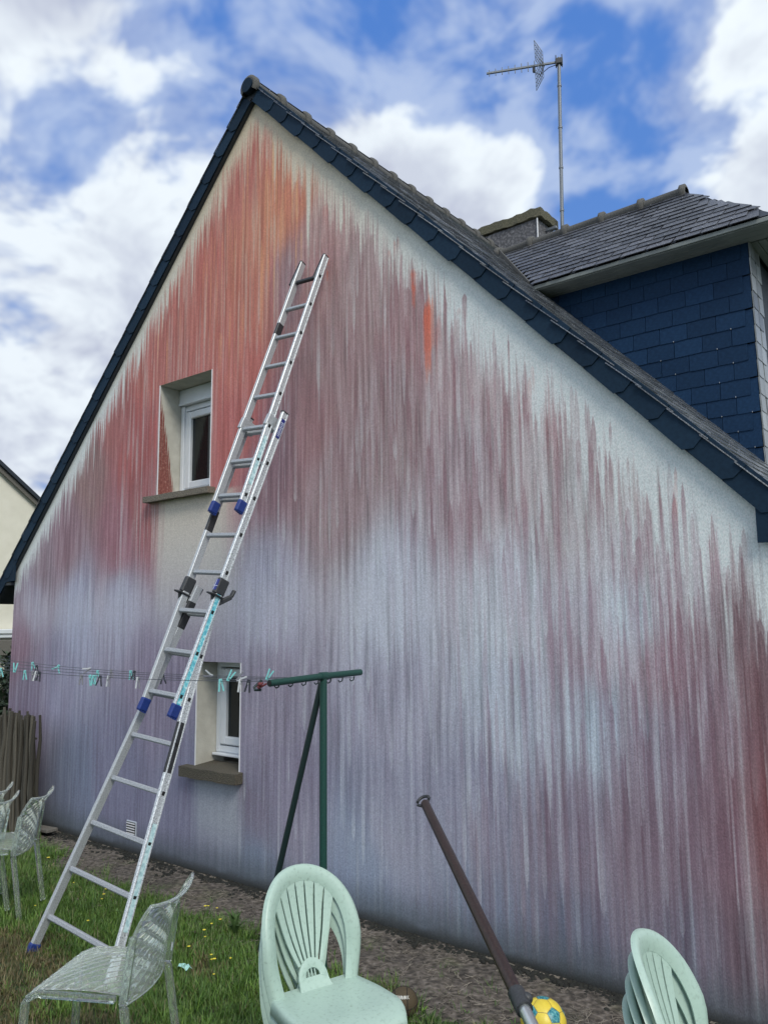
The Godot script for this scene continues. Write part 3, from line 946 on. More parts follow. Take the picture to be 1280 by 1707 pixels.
func make_window(x0: float, x1: float, y0: float, y1: float, d: float, shutter: bool) -> void:
	var lit := "upper" if shutter else "lower"
	# reveals: a lining of the opening, 2 mm behind the face
	var rv := mb()
	flat(rv)
	quad(rv, Vector3(x0, y0, 0), Vector3(x0, y1, 0), Vector3(x0, y1, -d - 0.1), Vector3(x0, y0, -d - 0.1), Vector3.RIGHT)
	quad(rv, Vector3(x1, y0, 0), Vector3(x1, y1, 0), Vector3(x1, y1, -d - 0.1), Vector3(x1, y0, -d - 0.1), Vector3.LEFT)
	quad(rv, Vector3(x0, y1, 0), Vector3(x1, y1, 0), Vector3(x1, y1, -d - 0.1), Vector3(x0, y1, -d - 0.1), Vector3.DOWN)
	quad(rv, Vector3(x0, y0, 0), Vector3(x1, y0, 0), Vector3(x1, y0, -d - 0.1), Vector3(x0, y0, -d - 0.1), Vector3.UP)
	hpart("window_reveal", rv, M.reveal)
	if shutter:   # a rusty run down the front edge of the left reveal
		var run := mb()
		for q in [[0.010, 1.0, 0.020], [0.029, 0.90, 0.021], [0.050, 0.84, 0.020], [0.070, 0.70, 0.022], [0.091, 0.62, 0.021], [0.112, 0.50, 0.020], [0.132, 0.40, 0.018], [0.150, 0.27, 0.016], [0.168, 0.20, 0.014], [0.190, 0.10, 0.012]]:
			var c: float = -q[0]
			var w: float = q[2] / 2.0
			var t: float = 3.262 + q[1]
			prism(run, PackedVector2Array([Vector2(c + w, 3.262), Vector2(c - w, 3.262), Vector2(c - w * 0.8, t - 0.08), Vector2(c - w * 0.1, t), Vector2(c + w * 0.9, t - 0.11)]), 0.0015, Transform3D(Basis(Vector3(0, 0, 1), Vector3.UP, Vector3.RIGHT), Vector3(x0 + 0.0005 + rng.randf() * 0.0004, 0, 0)))
		var o := hpart("rust_run", run, textured(tint(noise_image(33, 0.05, 0.0, 1.0), [[0.0, lin(0.16, 0.045, 0.04)], [0.6, lin(0.26, 0.09, 0.075)], [1.0, lin(0.44, 0.30, 0.26)]]), 2.5, 0.9))
		o.set_meta("label", "dark red run mark on the left reveal")
	for x in [x0, x1]:
		var bd := mb()
		box(bd, Vector3(x + (0.003 if x == x0 else -0.003), (y0 + y1) / 2.0, 0.001), Vector3(0.009, y1 - y0 - 0.004, 0.008))
		hpart("corner_bead", bd, M.bead)
	# frame
	var z := -d
	var fr := mb()
	var fw := 0.055
	var top := y1
	if shutter:
		top = y1 - 0.16
		var sb := mb()
		box(sb, Vector3((x0 + x1) / 2, y1 - 0.081, z - 0.005), Vector3(x1 - x0 - 0.006, 0.155, 0.10), Basis.IDENTITY, 0.006)
		box(sb, Vector3((x0 + x1) / 2, y1 - 0.152, z + 0.047), Vector3(x1 - x0 - 0.01, 0.02, 0.02), Basis.IDENTITY, 0.004)
		hpart("shutter_box", sb, M.pvc)
	var bot := y0 + (0.03 if shutter else 0.09)
	box(fr, Vector3(x0 + fw / 2 + 0.002, (bot + top) / 2, z - 0.03), Vector3(fw, top - bot, 0.06), Basis.IDENTITY, 0.006)
	box(fr, Vector3(x1 - fw / 2 - 0.002, (bot + top) / 2, z - 0.03), Vector3(fw, top - bot, 0.06), Basis.IDENTITY, 0.006)
	box(fr, Vector3((x0 + x1) / 2, top - fw / 2 - 0.001, z - 0.031), Vector3(x1 - x0 - fw * 2, fw, 0.058), Basis.IDENTITY, 0.006)
	box(fr, Vector3((x0 + x1) / 2, bot + fw / 2 + 0.001, z - 0.031), Vector3(x1 - x0 - fw * 2, fw, 0.058), Basis.IDENTITY, 0.006)
	box(fr, Vector3((x0 + x1) / 2, bot - 0.012, z + 0.005), Vector3(x1 - x0 - 0.02, 0.022, 0.09), Basis.IDENTITY, 0.006)
	for x in [x0, x1]:
		if shutter:   # guide rails of the roller shutter
			box(fr, Vector3(x + (0.03 if x == x0 else -0.03), (bot + top) / 2, z + 0.011), Vector3(0.045, top - bot - 0.004, 0.02), Basis.IDENTITY, 0.004)
	var f := hpart("window", fr, M.pvc)
	f.set_meta("label", "white framed %s window set deep in the wall" % lit)
	var sa := mb()
	var a := fw + 0.012
	var sw := 0.07
	for q in [[x0 + a + sw / 2, sw, 0], [x1 - a - sw / 2, sw, 0]]:
		box(sa, Vector3(q[0], (bot + top) / 2, z - 0.02), Vector3(q[1], top - bot - a * 2, 0.062), Basis.IDENTITY, 0.010)
	for yy in [bot + a + sw / 2, top - a - sw / 2]:
		box(sa, Vector3((x0 + x1) / 2, yy, z - 0.0205), Vector3(x1 - x0 - a * 2 - sw * 2 + 0.012, sw, 0.060), Basis.IDENTITY, 0.010)
	build("sash", sa, M.pvc, f)
	var gl := mb()
	box(gl, Vector3((x0 + x1) / 2, (bot + top) / 2, z - 0.03), Vector3(x1 - x0 - a * 2 - sw * 2 + 0.006, top - bot - a * 2 - sw * 2 + 0.006, 0.012))
	build("pane", gl, M.dark_glass, f)
	# sill
	var s := mb()
	var th := 0.055 if shutter else 0.085
	var side := 0.11
	var nx := 14
	var P := []
	var N := []
	for k in nx + 1:
		var x := lerpf(x0 - side, x1 + side * (0.6 if shutter else 0.35), k / float(nx))
		var row := []
		var nr := []
		for zz in [-d, -0.001 if true else 0.0, 0.05, 0.085]:
			row.append(Vector3(x, y0 + 0.004 - zz * 0.06 + rng.randf_range(-0.003, 0.003), zz + rng.randf_range(-0.003, 0.003)))
			nr.append(Vector3.UP)
		P.append(row)
		N.append(nr)
	# inside the opening it is only as wide as the opening
	for k in nx + 1:
		for j in 1:
			P[k][0].x = clampf(P[k][0].x, x0 + 0.002, x1 - 0.002)
	sheet(s, P, N, th, false)
	var so := hpart("window_sill", s, M.sill if shutter else M.moss_sill)
	so.set_meta("label", "weathered concrete sill under the upper window" if shutter else "mossy flaking concrete sill under the lower window")

func verge_slate(mirror: bool, L: float, H: float) -> ArrayMesh:
	var st := mb()
	var j := rng.randf_range(-0.006, 0.006)
	var p := PackedVector2Array([Vector2(0, j), Vector2(L - 0.045, -0.004 + j), Vector2(L, 0.042 + j), Vector2(L + j, H), Vector2(0, H)])
	if mirror:
		for k in p.size():
			p[k].x = -p[k].x
	prism(st, p, 0.007)
	return done(st)

func make_roof() -> void:
	var top := 6.86   # height of the deck's upper face over the ridge line
	# decks
	for side in [1.0, -1.0]:
		var st := mb()
		var run := 4.33 if side < 0 else 4.18
		var t := 0.09
		var p := PackedVector2Array([Vector2(APEX.x, top), Vector2(APEX.x + side * run, top - PITCH * run), Vector2(APEX.x + side * run, top - PITCH * run - t), Vector2(APEX.x, top - t * 1.43)])
		prism(st, p, 8.1, Transform3D(Basis.IDENTITY, Vector3(0, 0, -8.05)))
		hpart("roof_deck", st, M.board)
	# verge boards carrying the verge slates, in front of the wall
	for side in [1.0, -1.0]:
		var st := mb()
		var run := 4.0 if side > 0 else 4.3
		var p := PackedVector2Array([Vector2(APEX.x, top - 0.005), Vector2(APEX.x + side * run, top - PITCH * run - 0.005), Vector2(APEX.x + side * run, top - PITCH * run - 0.15), Vector2(APEX.x, top - 0.15)])
		prism(st, p, 0.04, Transform3D(Basis.IDENTITY, Vector3(0, 0, 0.002)))
		hpart("verge_board", st, M.board)
	for side in [1.0, -1.0]:
		var variants := []
		for k in 4:
			variants.append(verge_slate(side < 0, 0.31, 0.138))
		var d := Vector3(side, -PITCH, 0).normalized()
		var n := Vector3(side * PITCH, 1, 0).normalized()
		var count := 22 if side > 0 else 22
		for k in count:
			var x: float = APEX.x + side * (0.135 + (k - 0.72) * 0.1905)
			if k == 0:
				x = APEX.x + side * 0.012
			var p := Vector3(x, APEX.y - PITCH * absf(x - APEX.x) + 0.012, 0.047)
			var b := Basis(d * side, n, Vector3(0, 0, 1)) if side > 0 else Basis(-d, n, Vector3(0, 0, 1))
			b = b.rotated(n, -0.028 * side + rng.randf_range(-0.004, 0.004)).rotated(Vector3.BACK, rng.randf_range(-0.006, 0.006))
			var o := put("verge_slate", variants[k % 4], M["slate%d" % (rng.randi() % 4)], house, Transform3D(b, p - house.position))
	# the returns at the two eaves
	var rt := mb()
	box(rt, Vector3(-0.935, 2.585, 0.049), Vector3(0.31, 0.285, 0.010))
	hpart("verge_slate", rt, M.slate1)
	var lt := mb()
	prism(lt, PackedVector2Array([Vector2(-8.90, 2.56), Vector2(-8.90, 2.80), Vector2(-9.02, 2.78), Vector2(-9.27, 2.545)]), 0.012, Transform3D(Basis.IDENTITY, Vector3(0, 0, 0.044)))
	hpart("verge_slate", lt, M.slate0)
	var sf := mb()
	box(sf, Vector3(-9.13, 2.53, -4.0), Vector3(0.27, 0.03, 8.1))
	hpart("eaves_board", sf, M.board)
	# roof slates of the right-hand slope: rows of staggered slates; the columns next to the verge singly, the rest as one part
	var var_m := []
	for k in 6:
		var_m.append(slate_mesh(0.215, 0.30, 0.006, 0.012))
	var rest := mb()
	var rest_n := 0
	var exposure := 0.122
	var rows := int(5.98 / exposure)
	for r in rows:
		for c in 32:
			var zc := 0.075 - 0.11 - (c + (0.5 if r % 2 == 0 else 0.0)) * 0.22
			if zc < -7.9:
				continue
			var s := 5.98 - r * exposure   # distance down the slope of the lower edge
			var x := APEX.x + SD.x * s
			var under := x < -4.3 + (-zc - 3.0 if zc < -3.0 else 3.0 + zc) * 1.0
			# nothing under the dormer
			if zc < -2.05 and zc > -4.0 and x > -4.05 + absf(zc + 3.0) and x < -1.5:
				continue
			if zc < -1.76 and zc > -4.3 and x > -4.2 + absf(zc + 3.0) * 1.0 and x < -3.2:
				continue
			var low := Vector3(x, top + PITCH * 0.0 - PITCH * (x - APEX.x), zc) + SN * 0.016
			var b := Basis(Vector3(0, 0, -1), -SD, SN)
			b = b.rotated(b.x, -0.040 + rng.randf_range(-0.022, 0.012)).rotated(SN, rng.randf_range(-0.03, 0.03))
			var xf := Transform3D(b, low - b.y * -0.15)
			var v: ArrayMesh = var_m[rng.randi() % 6]
			var mt: Material = M["main%d" % (rng.randi() % 4)]
			if c < 6 and r < rows:
				put("roof_slate", v, mt, house, Transform3D(xf.basis, xf.origin - house.position))
			else:
				rest.append_from(v, 0, xf)
				rest_n += 1
	var ro := put("roof_slate_field", rest.commit(), M.main1, house, Transform3D(Basis.IDENTITY, -house.position))
	ro.set_meta("kind", "stuff")
	# left-hand slope
	var lf := mb()
	var nl := Vector3(-PITCH, 1, 0).normalized()
	var dl := Vector3(-1, -PITCH, 0).normalized()
	for r in 50:
		for c in 37:
			var zc := 0.075 - 0.11 - (c + (0.5 if r % 2 == 0 else 0.0)) * 0.22
			var s := 6.22 - r * exposure
			if s < 0.12:
				continue
			var x := APEX.x + dl.x * s
			var low := Vector3(x, top - PITCH * absf(x - APEX.x), zc) + nl * 0.016
			var b := Basis(Vector3(0, 0, 1), -dl, nl)
			b = b.rotated(b.x, -0.036 + rng.randf_range(-0.01, 0.008))
			lf.append_from(var_m[rng.randi() % 6], 0, Transform3D(b, low + b.y * 0.15))
	var lo := put("roof_slate_field", lf.commit(), M.roof2, house, Transform3D(Basis.IDENTITY, -house.position))
	lo.set_meta("kind", "stuff")
	# ridge tiles with their collars
	var rm := ridge_tile_mesh(0.335, 0.072)
	for k in 24:
		put("ridge_tile", rm, M.ridge, house, Transform3D(Basis.IDENTITY.rotated(Vector3.FORWARD, rng.randf_range(-0.02, 0.02)), Vector3(APEX.x, 6.825, 0.10 - k * 0.335) - house.position))
	var ec := mb()
	tube(ec, [Vector3(APEX.x, 6.828, 0.112), Vector3(APEX.x, 6.828, -0.02)], [0.066, 0.064], 14)
	hpart("ridge_end", ec, M.slate0)
	# gutters
	for q in [[-0.86, 2.55, 0.055, M.gutter], [-9.36, 2.58, 0.06, M.grey_gutter]]:
		var g := mb()
		var pr := PackedVector2Array()
		for k in 9:
			var a := PI + PI * k / 8.0
			pr.append(Vector2(cos(a), sin(a)) * q[2])
		for k in 9:
			var a := TAU - PI * k / 8.0
			pr.append(Vector2(cos(a), sin(a)) * (q[2] - 0.006) + Vector2(0, 0.0))
		prism(g, pr, 8.1, Transform3D(Basis.IDENTITY, Vector3(q[0], q[1], -8.0)))
		prism(g, pr.slice(0, 9), 0.006, Transform3D(Basis.IDENTITY, Vector3(q[0], q[1], 0.101)))
		hpart("gutter", g, q[3])

func ridge_tile_mesh(L: float, r: float) -> ArrayMesh:
	# a half-round hooded tile along -z, with a collar at its near end
	var st := mb()
	var prof := [[0.0, r * 1.15], [0.008, r * 1.44], [0.055, r * 1.46], [0.072, r * 1.04], [L + 0.03, r * 0.95]]
	var P := []
	var N := []
	for a in 13:
		var t := lerpf(-0.62, PI + 0.62, a / 12.0)
		var row := []
		var nr := []
		for q in prof:
			var n := Vector3(cos(t), sin(t), 0)
			row.append(n * q[1] + Vector3(0, 0, -q[0]))
			nr.append(n)
		P.append(row)
		N.append(nr)
	sheet(st, P, N, 0.014, true)
	return done(st)

func make_dormer() -> void:
	var zc := -2.0
	var zr := -3.0
	var xf_ := -1.50     # front face
	var eave_y := 5.02
	var ez := -1.74
	var ex := -1.25
	var ridge_y := 6.13
	# body
	var st := mb()
	prism(st, PackedVector2Array([Vector2(xf_ - 0.02, 2.6), Vector2(xf_ - 0.02, 5.0), Vector2(-3.6, 5.0), Vector2(-3.6, 4.0)]), 1.96, Transform3D(Basis.IDENTITY, Vector3(0, 0, -3.98)))
	var dm := hpart("dormer", st, M.board)
	dm.set_meta("label", "slate clad roof dormer with hipped slate roof and white soffit")
	# cheek slates: half-bond courses
	var vm := []
	for k in 5:
		vm.append(slate_mesh(0.222, 0.27, 0.006, 0.0025))
	var hooks := mb()
	var course := 0.1385
	for r in 15:
		var yb := 4.878 - r * course
		for c in 10:
			var x := xf_ - 0.055 - (c + (0.5 if r % 2 == 0 else 0.0)) * 0.226
			if c == 0 and r % 2 == 1:
				x = xf_ - 0.055
			var roofy := 6.9 - PITCH * (x + 0.11 - APEX.x)
			if yb + 0.14 < roofy - 0.1 or x < -3.5:
				continue
			var b := Basis.IDENTITY.rotated(Vector3.RIGHT, -0.042 + rng.randf_range(-0.012, 0.010)).rotated(Vector3.BACK, rng.randf_range(-0.005, 0.005))
			var w := 1.0
			var xx := x
			if x + 0.111 > xf_ + 0.004:
				w = (0.222 - (x + 0.111 - xf_)) / 0.222
				xx = xf_ - 0.111 * w + 0.0
			put("cheek_slate", vm[rng.randi() % 5], M["cheek%d" % (rng.randi() % 4)], dm, Transform3D(b.scaled_local(Vector3(w, 1, 1)), Vector3(xx, yb + 0.135, zc + 0.010)))
			if r > 3 and (r + c) % 2 == 0 or r > 8:
				box(hooks, Vector3(x, yb + 0.002, zc + 0.026), Vector3(0.004, 0.010, 0.004))
	build("slate_hook", hooks, M.hook, dm).set_meta("kind", "stuff")
	# the narrow slate strip of the front, facing right
	var fm := []
	for k in 3:
		fm.append(slate_mesh(0.135, 0.27, 0.006, 0.003))
	for r in 15:
		for c in 2:
			var b := Basis(Vector3(0, 0, -1), Vector3.UP, Vector3.RIGHT)
			b = b.rotated(Vector3(0, 0, -1), -0.03)
			var off := 0.02 if r % 2 == 0 else -0.03
			put("front_slate", fm[rng.randi() % 3], M["front%d" % (rng.randi() % 4)], dm, Transform3D(b, Vector3(xf_ + 0.006, 4.878 - r * course + 0.135, zc + 0.018 - 0.0675 - c * 0.138 + off * float(c))))
	# front wall pieces beyond the strip and the window between
	var fw := mb()
	box(fw, Vector3(xf_ - 0.01, 3.85, -2.14), Vector3(0.015, 2.3, 0.28))
	box(fw, Vector3(xf_ - 0.01, 3.85, -3.86), Vector3(0.015, 2.3, 0.28))
	build("front_board", fw, M.board, dm)
	var wf := mb()
	for z in [-2.31, -3.0, -3.69]:
		box(wf, Vector3(xf_ - 0.05, 4.2, z), Vector3(0.06, 1.5, 0.06), Basis.IDENTITY, 0.006)
	for y in [3.47, 4.93]:
		box(wf, Vector3(xf_ - 0.05, y, -3.0), Vector3(0.058, 0.06, 1.36), Basis.IDENTITY, 0.006)
	build("window_frame", wf, M.cheek0, dm)
	var wp := mb()
	box(wp, Vector3(xf_ - 0.055, 4.2, -3.0), Vector3(0.012, 1.42, 1.32))
	build("window_pane", wp, M.dark_glass, dm)
	# soffit: painted boards with open joints
	var sx0 := -3.35
	for k in 3:
		var s := mb()
		box(s, Vector3((sx0 + ex) / 2.0, 5.012, ez - 0.045 - k * 0.088), Vector3(ex - sx0, 0.018, 0.084), Basis.IDENTITY, 0.002)
		build("soffit_board", s, M.soffit, dm)
	for k in 4:
		var s := mb()
		box(s, Vector3(ex - 0.03 - k * 0.062, 5.012, -3.0 - 0.14), Vector3(0.058, 0.018, 2.22), Basis.IDENTITY, 0.002)
		build("soffit_board", s, M.soffit, dm)
	var fc := mb()
	box(fc, Vector3((sx0 + ex) / 2.0, 5.028, ez + 0.006), Vector3(ex - sx0, 0.036, 0.014), Basis.IDENTITY, 0.003)
	box(fc, Vector3(ex + 0.006, 5.03, -3.0), Vector3(0.014, 0.055, 2.54), Basis.IDENTITY, 0.003)
	build("fascia", fc, M.soffit, dm)
	# roof: two slopes and a hip
	var rx := ex - (ridge_y - 5.06) / 1.05
	var e0 := Vector3(ex, 5.06, ez)
	var e1 := Vector3(ex, 5.06, 2.0 * zr - ez)
	var r0 := Vector3(rx, ridge_y, zr)
	var v0 := Vector3(APEX.x + (top_of_roof() - ridge_y) / PITCH, ridge_y, zr)
	var b0 := Vector3(APEX.x + (top_of_roof() - 5.06) / PITCH, 5.06, ez)
	var b1 := Vector3(b0.x, 5.06, e1.z)
	var dk := mb()
	flat(dk)
	quad(dk, b0, e0, r0, v0, Vector3(0, 1, 1))
	quad(dk, b1, e1, r0, v0, Vector3(0, 1, -1))
	tri(dk, e0, e1, r0, Vector3(1, 1, 0))
	quad(dk, b0, e0, e1, b1, Vector3.DOWN)
	build("dormer_deck", dk, M.board, dm)
	var up := (Vector3(0, ridge_y, zr) - Vector3(0, 5.06, ez)).normalized()
	var nrm := Vector3(1, 0, 0).cross(up).normalized()
	var slope := Vector3(0, ridge_y, zr).distance_to(Vector3(0, 5.06, ez))
	var sm := []
	for k in 6:
		sm.append(slate_mesh(0.217, 0.29, 0.006, 0.010))
	var dh := mb()
	var exposure := 0.128
	for r in 13:
		var s := r * exposure - 0.03
		if s > slope - 0.05:
			continue
		var xr: float = lerpf(e0.x, r0.x, s / slope) + 0.02
		var xl: float = lerpf(b0.x, v0.x, s / slope) - 0.02
		for c in 16:
			var x := ex - 0.09 - (c + (0.5 if r % 2 == 0 else 0.0)) * 0.22
			var w0 := maxf(x - 0.108, xl)
			var w1 := minf(x + 0.108, xr)
			if w1 - w0 < 0.02 or t_top(e0.x, r0.x, s, slope) < w0:
				continue
			var t1: float = t_top(e0.x, r0.x, s, slope)
			var t0 := minf(x + 0.108, maxf(t1, w0 + 0.004))
			var b := Basis(Vector3.RIGHT, up, nrm)
			b = b.rotated(Vector3.RIGHT, -0.05 + rng.randf_range(-0.016, 0.010)).rotated(nrm, rng.randf_range(-0.022, 0.022) if t0 > x + 0.1 else 0.0)
			var low := Vector3((w0 + w1) / 2.0, 5.06, ez) + up * s + nrm * 0.016
			var mt: Material = M["roof%d" % (rng.randi() % 4)]
			if t0 < w1 - 0.001 or w1 - w0 < 0.2:   # cut to the hip or the valley
				var hs2 := mb()
				var m := (w0 + w1) / 2.0
				var tall := minf(0.29, slope - s)
				prism(hs2, PackedVector2Array([Vector2(w0 - m, -0.145), Vector2(w1 - m, -0.145), Vector2(minf(w1, t0) - m, tall - 0.145), Vector2(w0 - m, tall - 0.145)]), 0.006)
				build("dormer_slate", hs2, mt, dm).transform = Transform3D(b, low + b.y * 0.145)
			else:
				put("dormer_slate", sm[rng.randi() % 6], mt, dm, Transform3D(b, low + b.y * 0.145))
			if (r * 7 + c * 3) % 4 != 0:
				box(dh, low + nrm * 0.014, Vector3(0.006, 0.016, 0.006), b)
	build("slate_hook", dh, M.hook, dm).set_meta("kind", "stuff")
	# hip face and far slope, joined
	var hs := mb()
	var hup := (r0 - Vector3(ex, 5.06, zr)).normalized()
	var hn := hup.cross(Vector3(0, 0, 1)).normalized()
	if hn.x < 0:
		hn = -hn
	for r in 12:
		var s := r * exposure - 0.03
		var hl := r0.distance_to(Vector3(ex, 5.06, zr))
		if s > hl - 0.15:
			continue
		var tall := minf(0.28, hl - s)
		var half := 1.26 * (1.0 - s / hl)
		var half2 := maxf(1.26 * (1.0 - (s + tall) / hl), 0.01)
		for c in 13:
			var z := -1.3 + (c + (0.5 if r % 2 == 0 else 0.0)) * 0.22
			var z0 := maxf(z - 0.108, -half)
			var z1 := minf(z + 0.108, half)
			if z1 - z0 < 0.03:
				continue
			var ua := clampf(z0, -half2, half2)
			var ub := clampf(z1, -half2, half2)
			if ub - ua < 0.004:
				continue
			prism(hs, PackedVector2Array([Vector2(-z1, 0), Vector2(-z0, 0), Vector2(-ua, tall), Vector2(-ub, tall)]), 0.006, Transform3D(Basis(Vector3(0, 0, -1), hup, hn).rotated(Vector3(0, 0, -1), -0.036), Vector3(ex, 5.06, zr) + hup * s + hn * 0.016))
	var ho := put("hip_slate_field", done(hs), M.roof0, dm)
	ho.set_meta("kind", "stuff")
	# ridge
	var rm := ridge_tile_mesh(0.41, 0.066)
	for k in 6:
		put("ridge_tile", rm, M.ridge, dm, Transform3D(Basis(Vector3(0, 0, -1), Vector3.UP, Vector3(1, 0, 0)), Vector3(rx + 0.03 - k * 0.41, ridge_y - 0.005, zr)))
	# lead in the valley at the lower corner
	var ld := mb()
	bar(ld, b0 + Vector3(-0.02, 0.0, 0.03), v0 + Vector3(0, 0.02, 0.03), 0.07, 0.012, Vector3(0.7, 0.0, 0.7))
	build("valley_lead", ld, M.ridge, dm)

func t_top(a: float, b: float, s: float, slope: float) -> float:
	return lerpf(a, b, minf(s + 0.29, slope) / slope) + 0.02

func top_of_roof() -> float:
	return 6.89

func make_chimney() -> void:
	var st := mb()
	box(st, Vector3(-5.05, 6.7, -4.76), Vector3(0.86, 1.22, 0.46), Basis.IDENTITY, 0.01)
	var ch := hpart("chimney", st, M.chimney)
	var P := []
	var N := []
	for i in 15:
		var row := []
		var nr := []
		for j in 9:
			var x := lerpf(-5.53, -4.56, i / 14.0)
			var z := lerpf(-4.50, -5.02, j / 8.0)
			row.append(Vector3(x + rng.randf_range(-0.006, 0.006), 7.44 + rng.randf_range(-0.014, 0.014), z + rng.randf_range(-0.006, 0.006)))
			nr.append(Vector3.UP)
		P.append(row)
		N.append(nr)
	var cp := mb()
	sheet(cp, P, N, 0.12, false)
	build("chimney_cap", cp, M.cap, ch)
	var pp := mb()
	tube(pp, [Vector3(-4.615, 6.5, -4.515), Vector3(-4.615, 7.30, -4.515)], 0.009, 6)
	build("downlead", pp, M.bead, ch)
	for k in 2:
		var s := mb()
		box(s, Vector3(-4.54, 7.0 + k * 0.22, -4.76), Vector3(0.16, 0.035, 0.04), Basis.IDENTITY, 0.004)
		build("mast_bracket", s, M.mast, ch)

# ------------------------------------------------------------------ aerial
func make_aerial() -> void:
	var base := Vector3(-4.455, 6.95, -4.9)
	var top := Vector3(-4.392, 9.72, -4.9)
	var o := thing("television_aerial", "tall thin television aerial mast clamped to the chimney with a comb-like boom", "antenna", base)
	var inv := -base
	var st := mb()
	tube(st, [base, top], 0.024, 10)
	build("mast", st, M.mast, o, inv)
	for t in [0.2, 0.42, 0.63, 0.85]:
		var s := mb()
		var p := base.lerp(top, t)
		tube(s, [p - Vector3(0, 0.012, 0), p + Vector3(0, 0.012, 0)], 0.030, 10)
		build("mast_collar", s, M.mast, o, inv)
	var dir := Vector3(-0.90, 0.0, 0.434).normalized()
	var side := Vector3(0.434, 0, 0.90).normalized()
	var hub := top + Vector3(0.0, -0.06, 0.0)
	var c := mb()
	box(c, hub, Vector3(0.10, 0.09, 0.08), Basis(dir, Vector3.UP, dir.cross(Vector3.UP)), 0.01)
	for q in [[-0.04, 0.03], [0.04, 0.03], [-0.04, -0.03], [0.04, -0.03]]:
		tube(c, [hub + dir * q[0] + side * q[1] + Vector3.DOWN * 0.06, hub + dir * q[0] + side * q[1] + Vector3.UP * 0.085], 0.007, 6)
	build("clamp", c, M.black_plastic, o, inv)
	var b := mb()
	var tip := hub + dir * 0.99
	bar(b, hub, tip, 0.024, 0.024, side)
	build("boom", b, M.mast, o, inv)
	for k in 8:
		var p := hub + dir * (0.33 + 0.089 * k)
		var e := mb()
		var h := 0.075 - 0.004 * k
		tube(e, [p + Vector3(0, -h, 0), p + Vector3(0, h, 0)], 0.006, 6)
		build("element", e, M.mast, o, inv)
	for s in [1.0, -1.0]:
		var g := mb()
		var hinge := hub + dir * 0.19
		var outv: Vector3 = (dir * 0.13 + Vector3.UP * s * 0.235)
		for k in 6:
			var q := side * lerpf(-0.20, 0.20, k / 5.0)
			tube(g, [hinge + q + outv * 0.18, hinge + q + outv], 0.0045, 5)
		for k in 7:
			var v: Vector3 = outv * lerpf(0.18, 1.0, k / 6.0)
			tube(g, [hinge + v - side * 0.20, hinge + v + side * 0.20], 0.0035, 5)
		tube(g, [hinge, hinge + outv * 0.6 - side * 0.05], 0.008, 5)
		build("reflector", g, M.mast, o, inv)
	var f := mb()
	var fp := hub + dir * 0.34
	box(f, fp + Vector3(0, -0.05, 0), Vector3(0.03, 0.09, 0.03))
	build("feed_box", f, M.black_plastic, o, inv)
	var w := mb()
	tube(w, [fp + Vector3(0, -0.09, 0), fp - dir * 0.08 + Vector3(0, -0.15, 0), fp - dir * 0.2 + Vector3(0, -0.06, 0), hub + Vector3(0, -0.05, 0.03)], 0.005, 6)
	build("cable", w, M.black, o, inv)

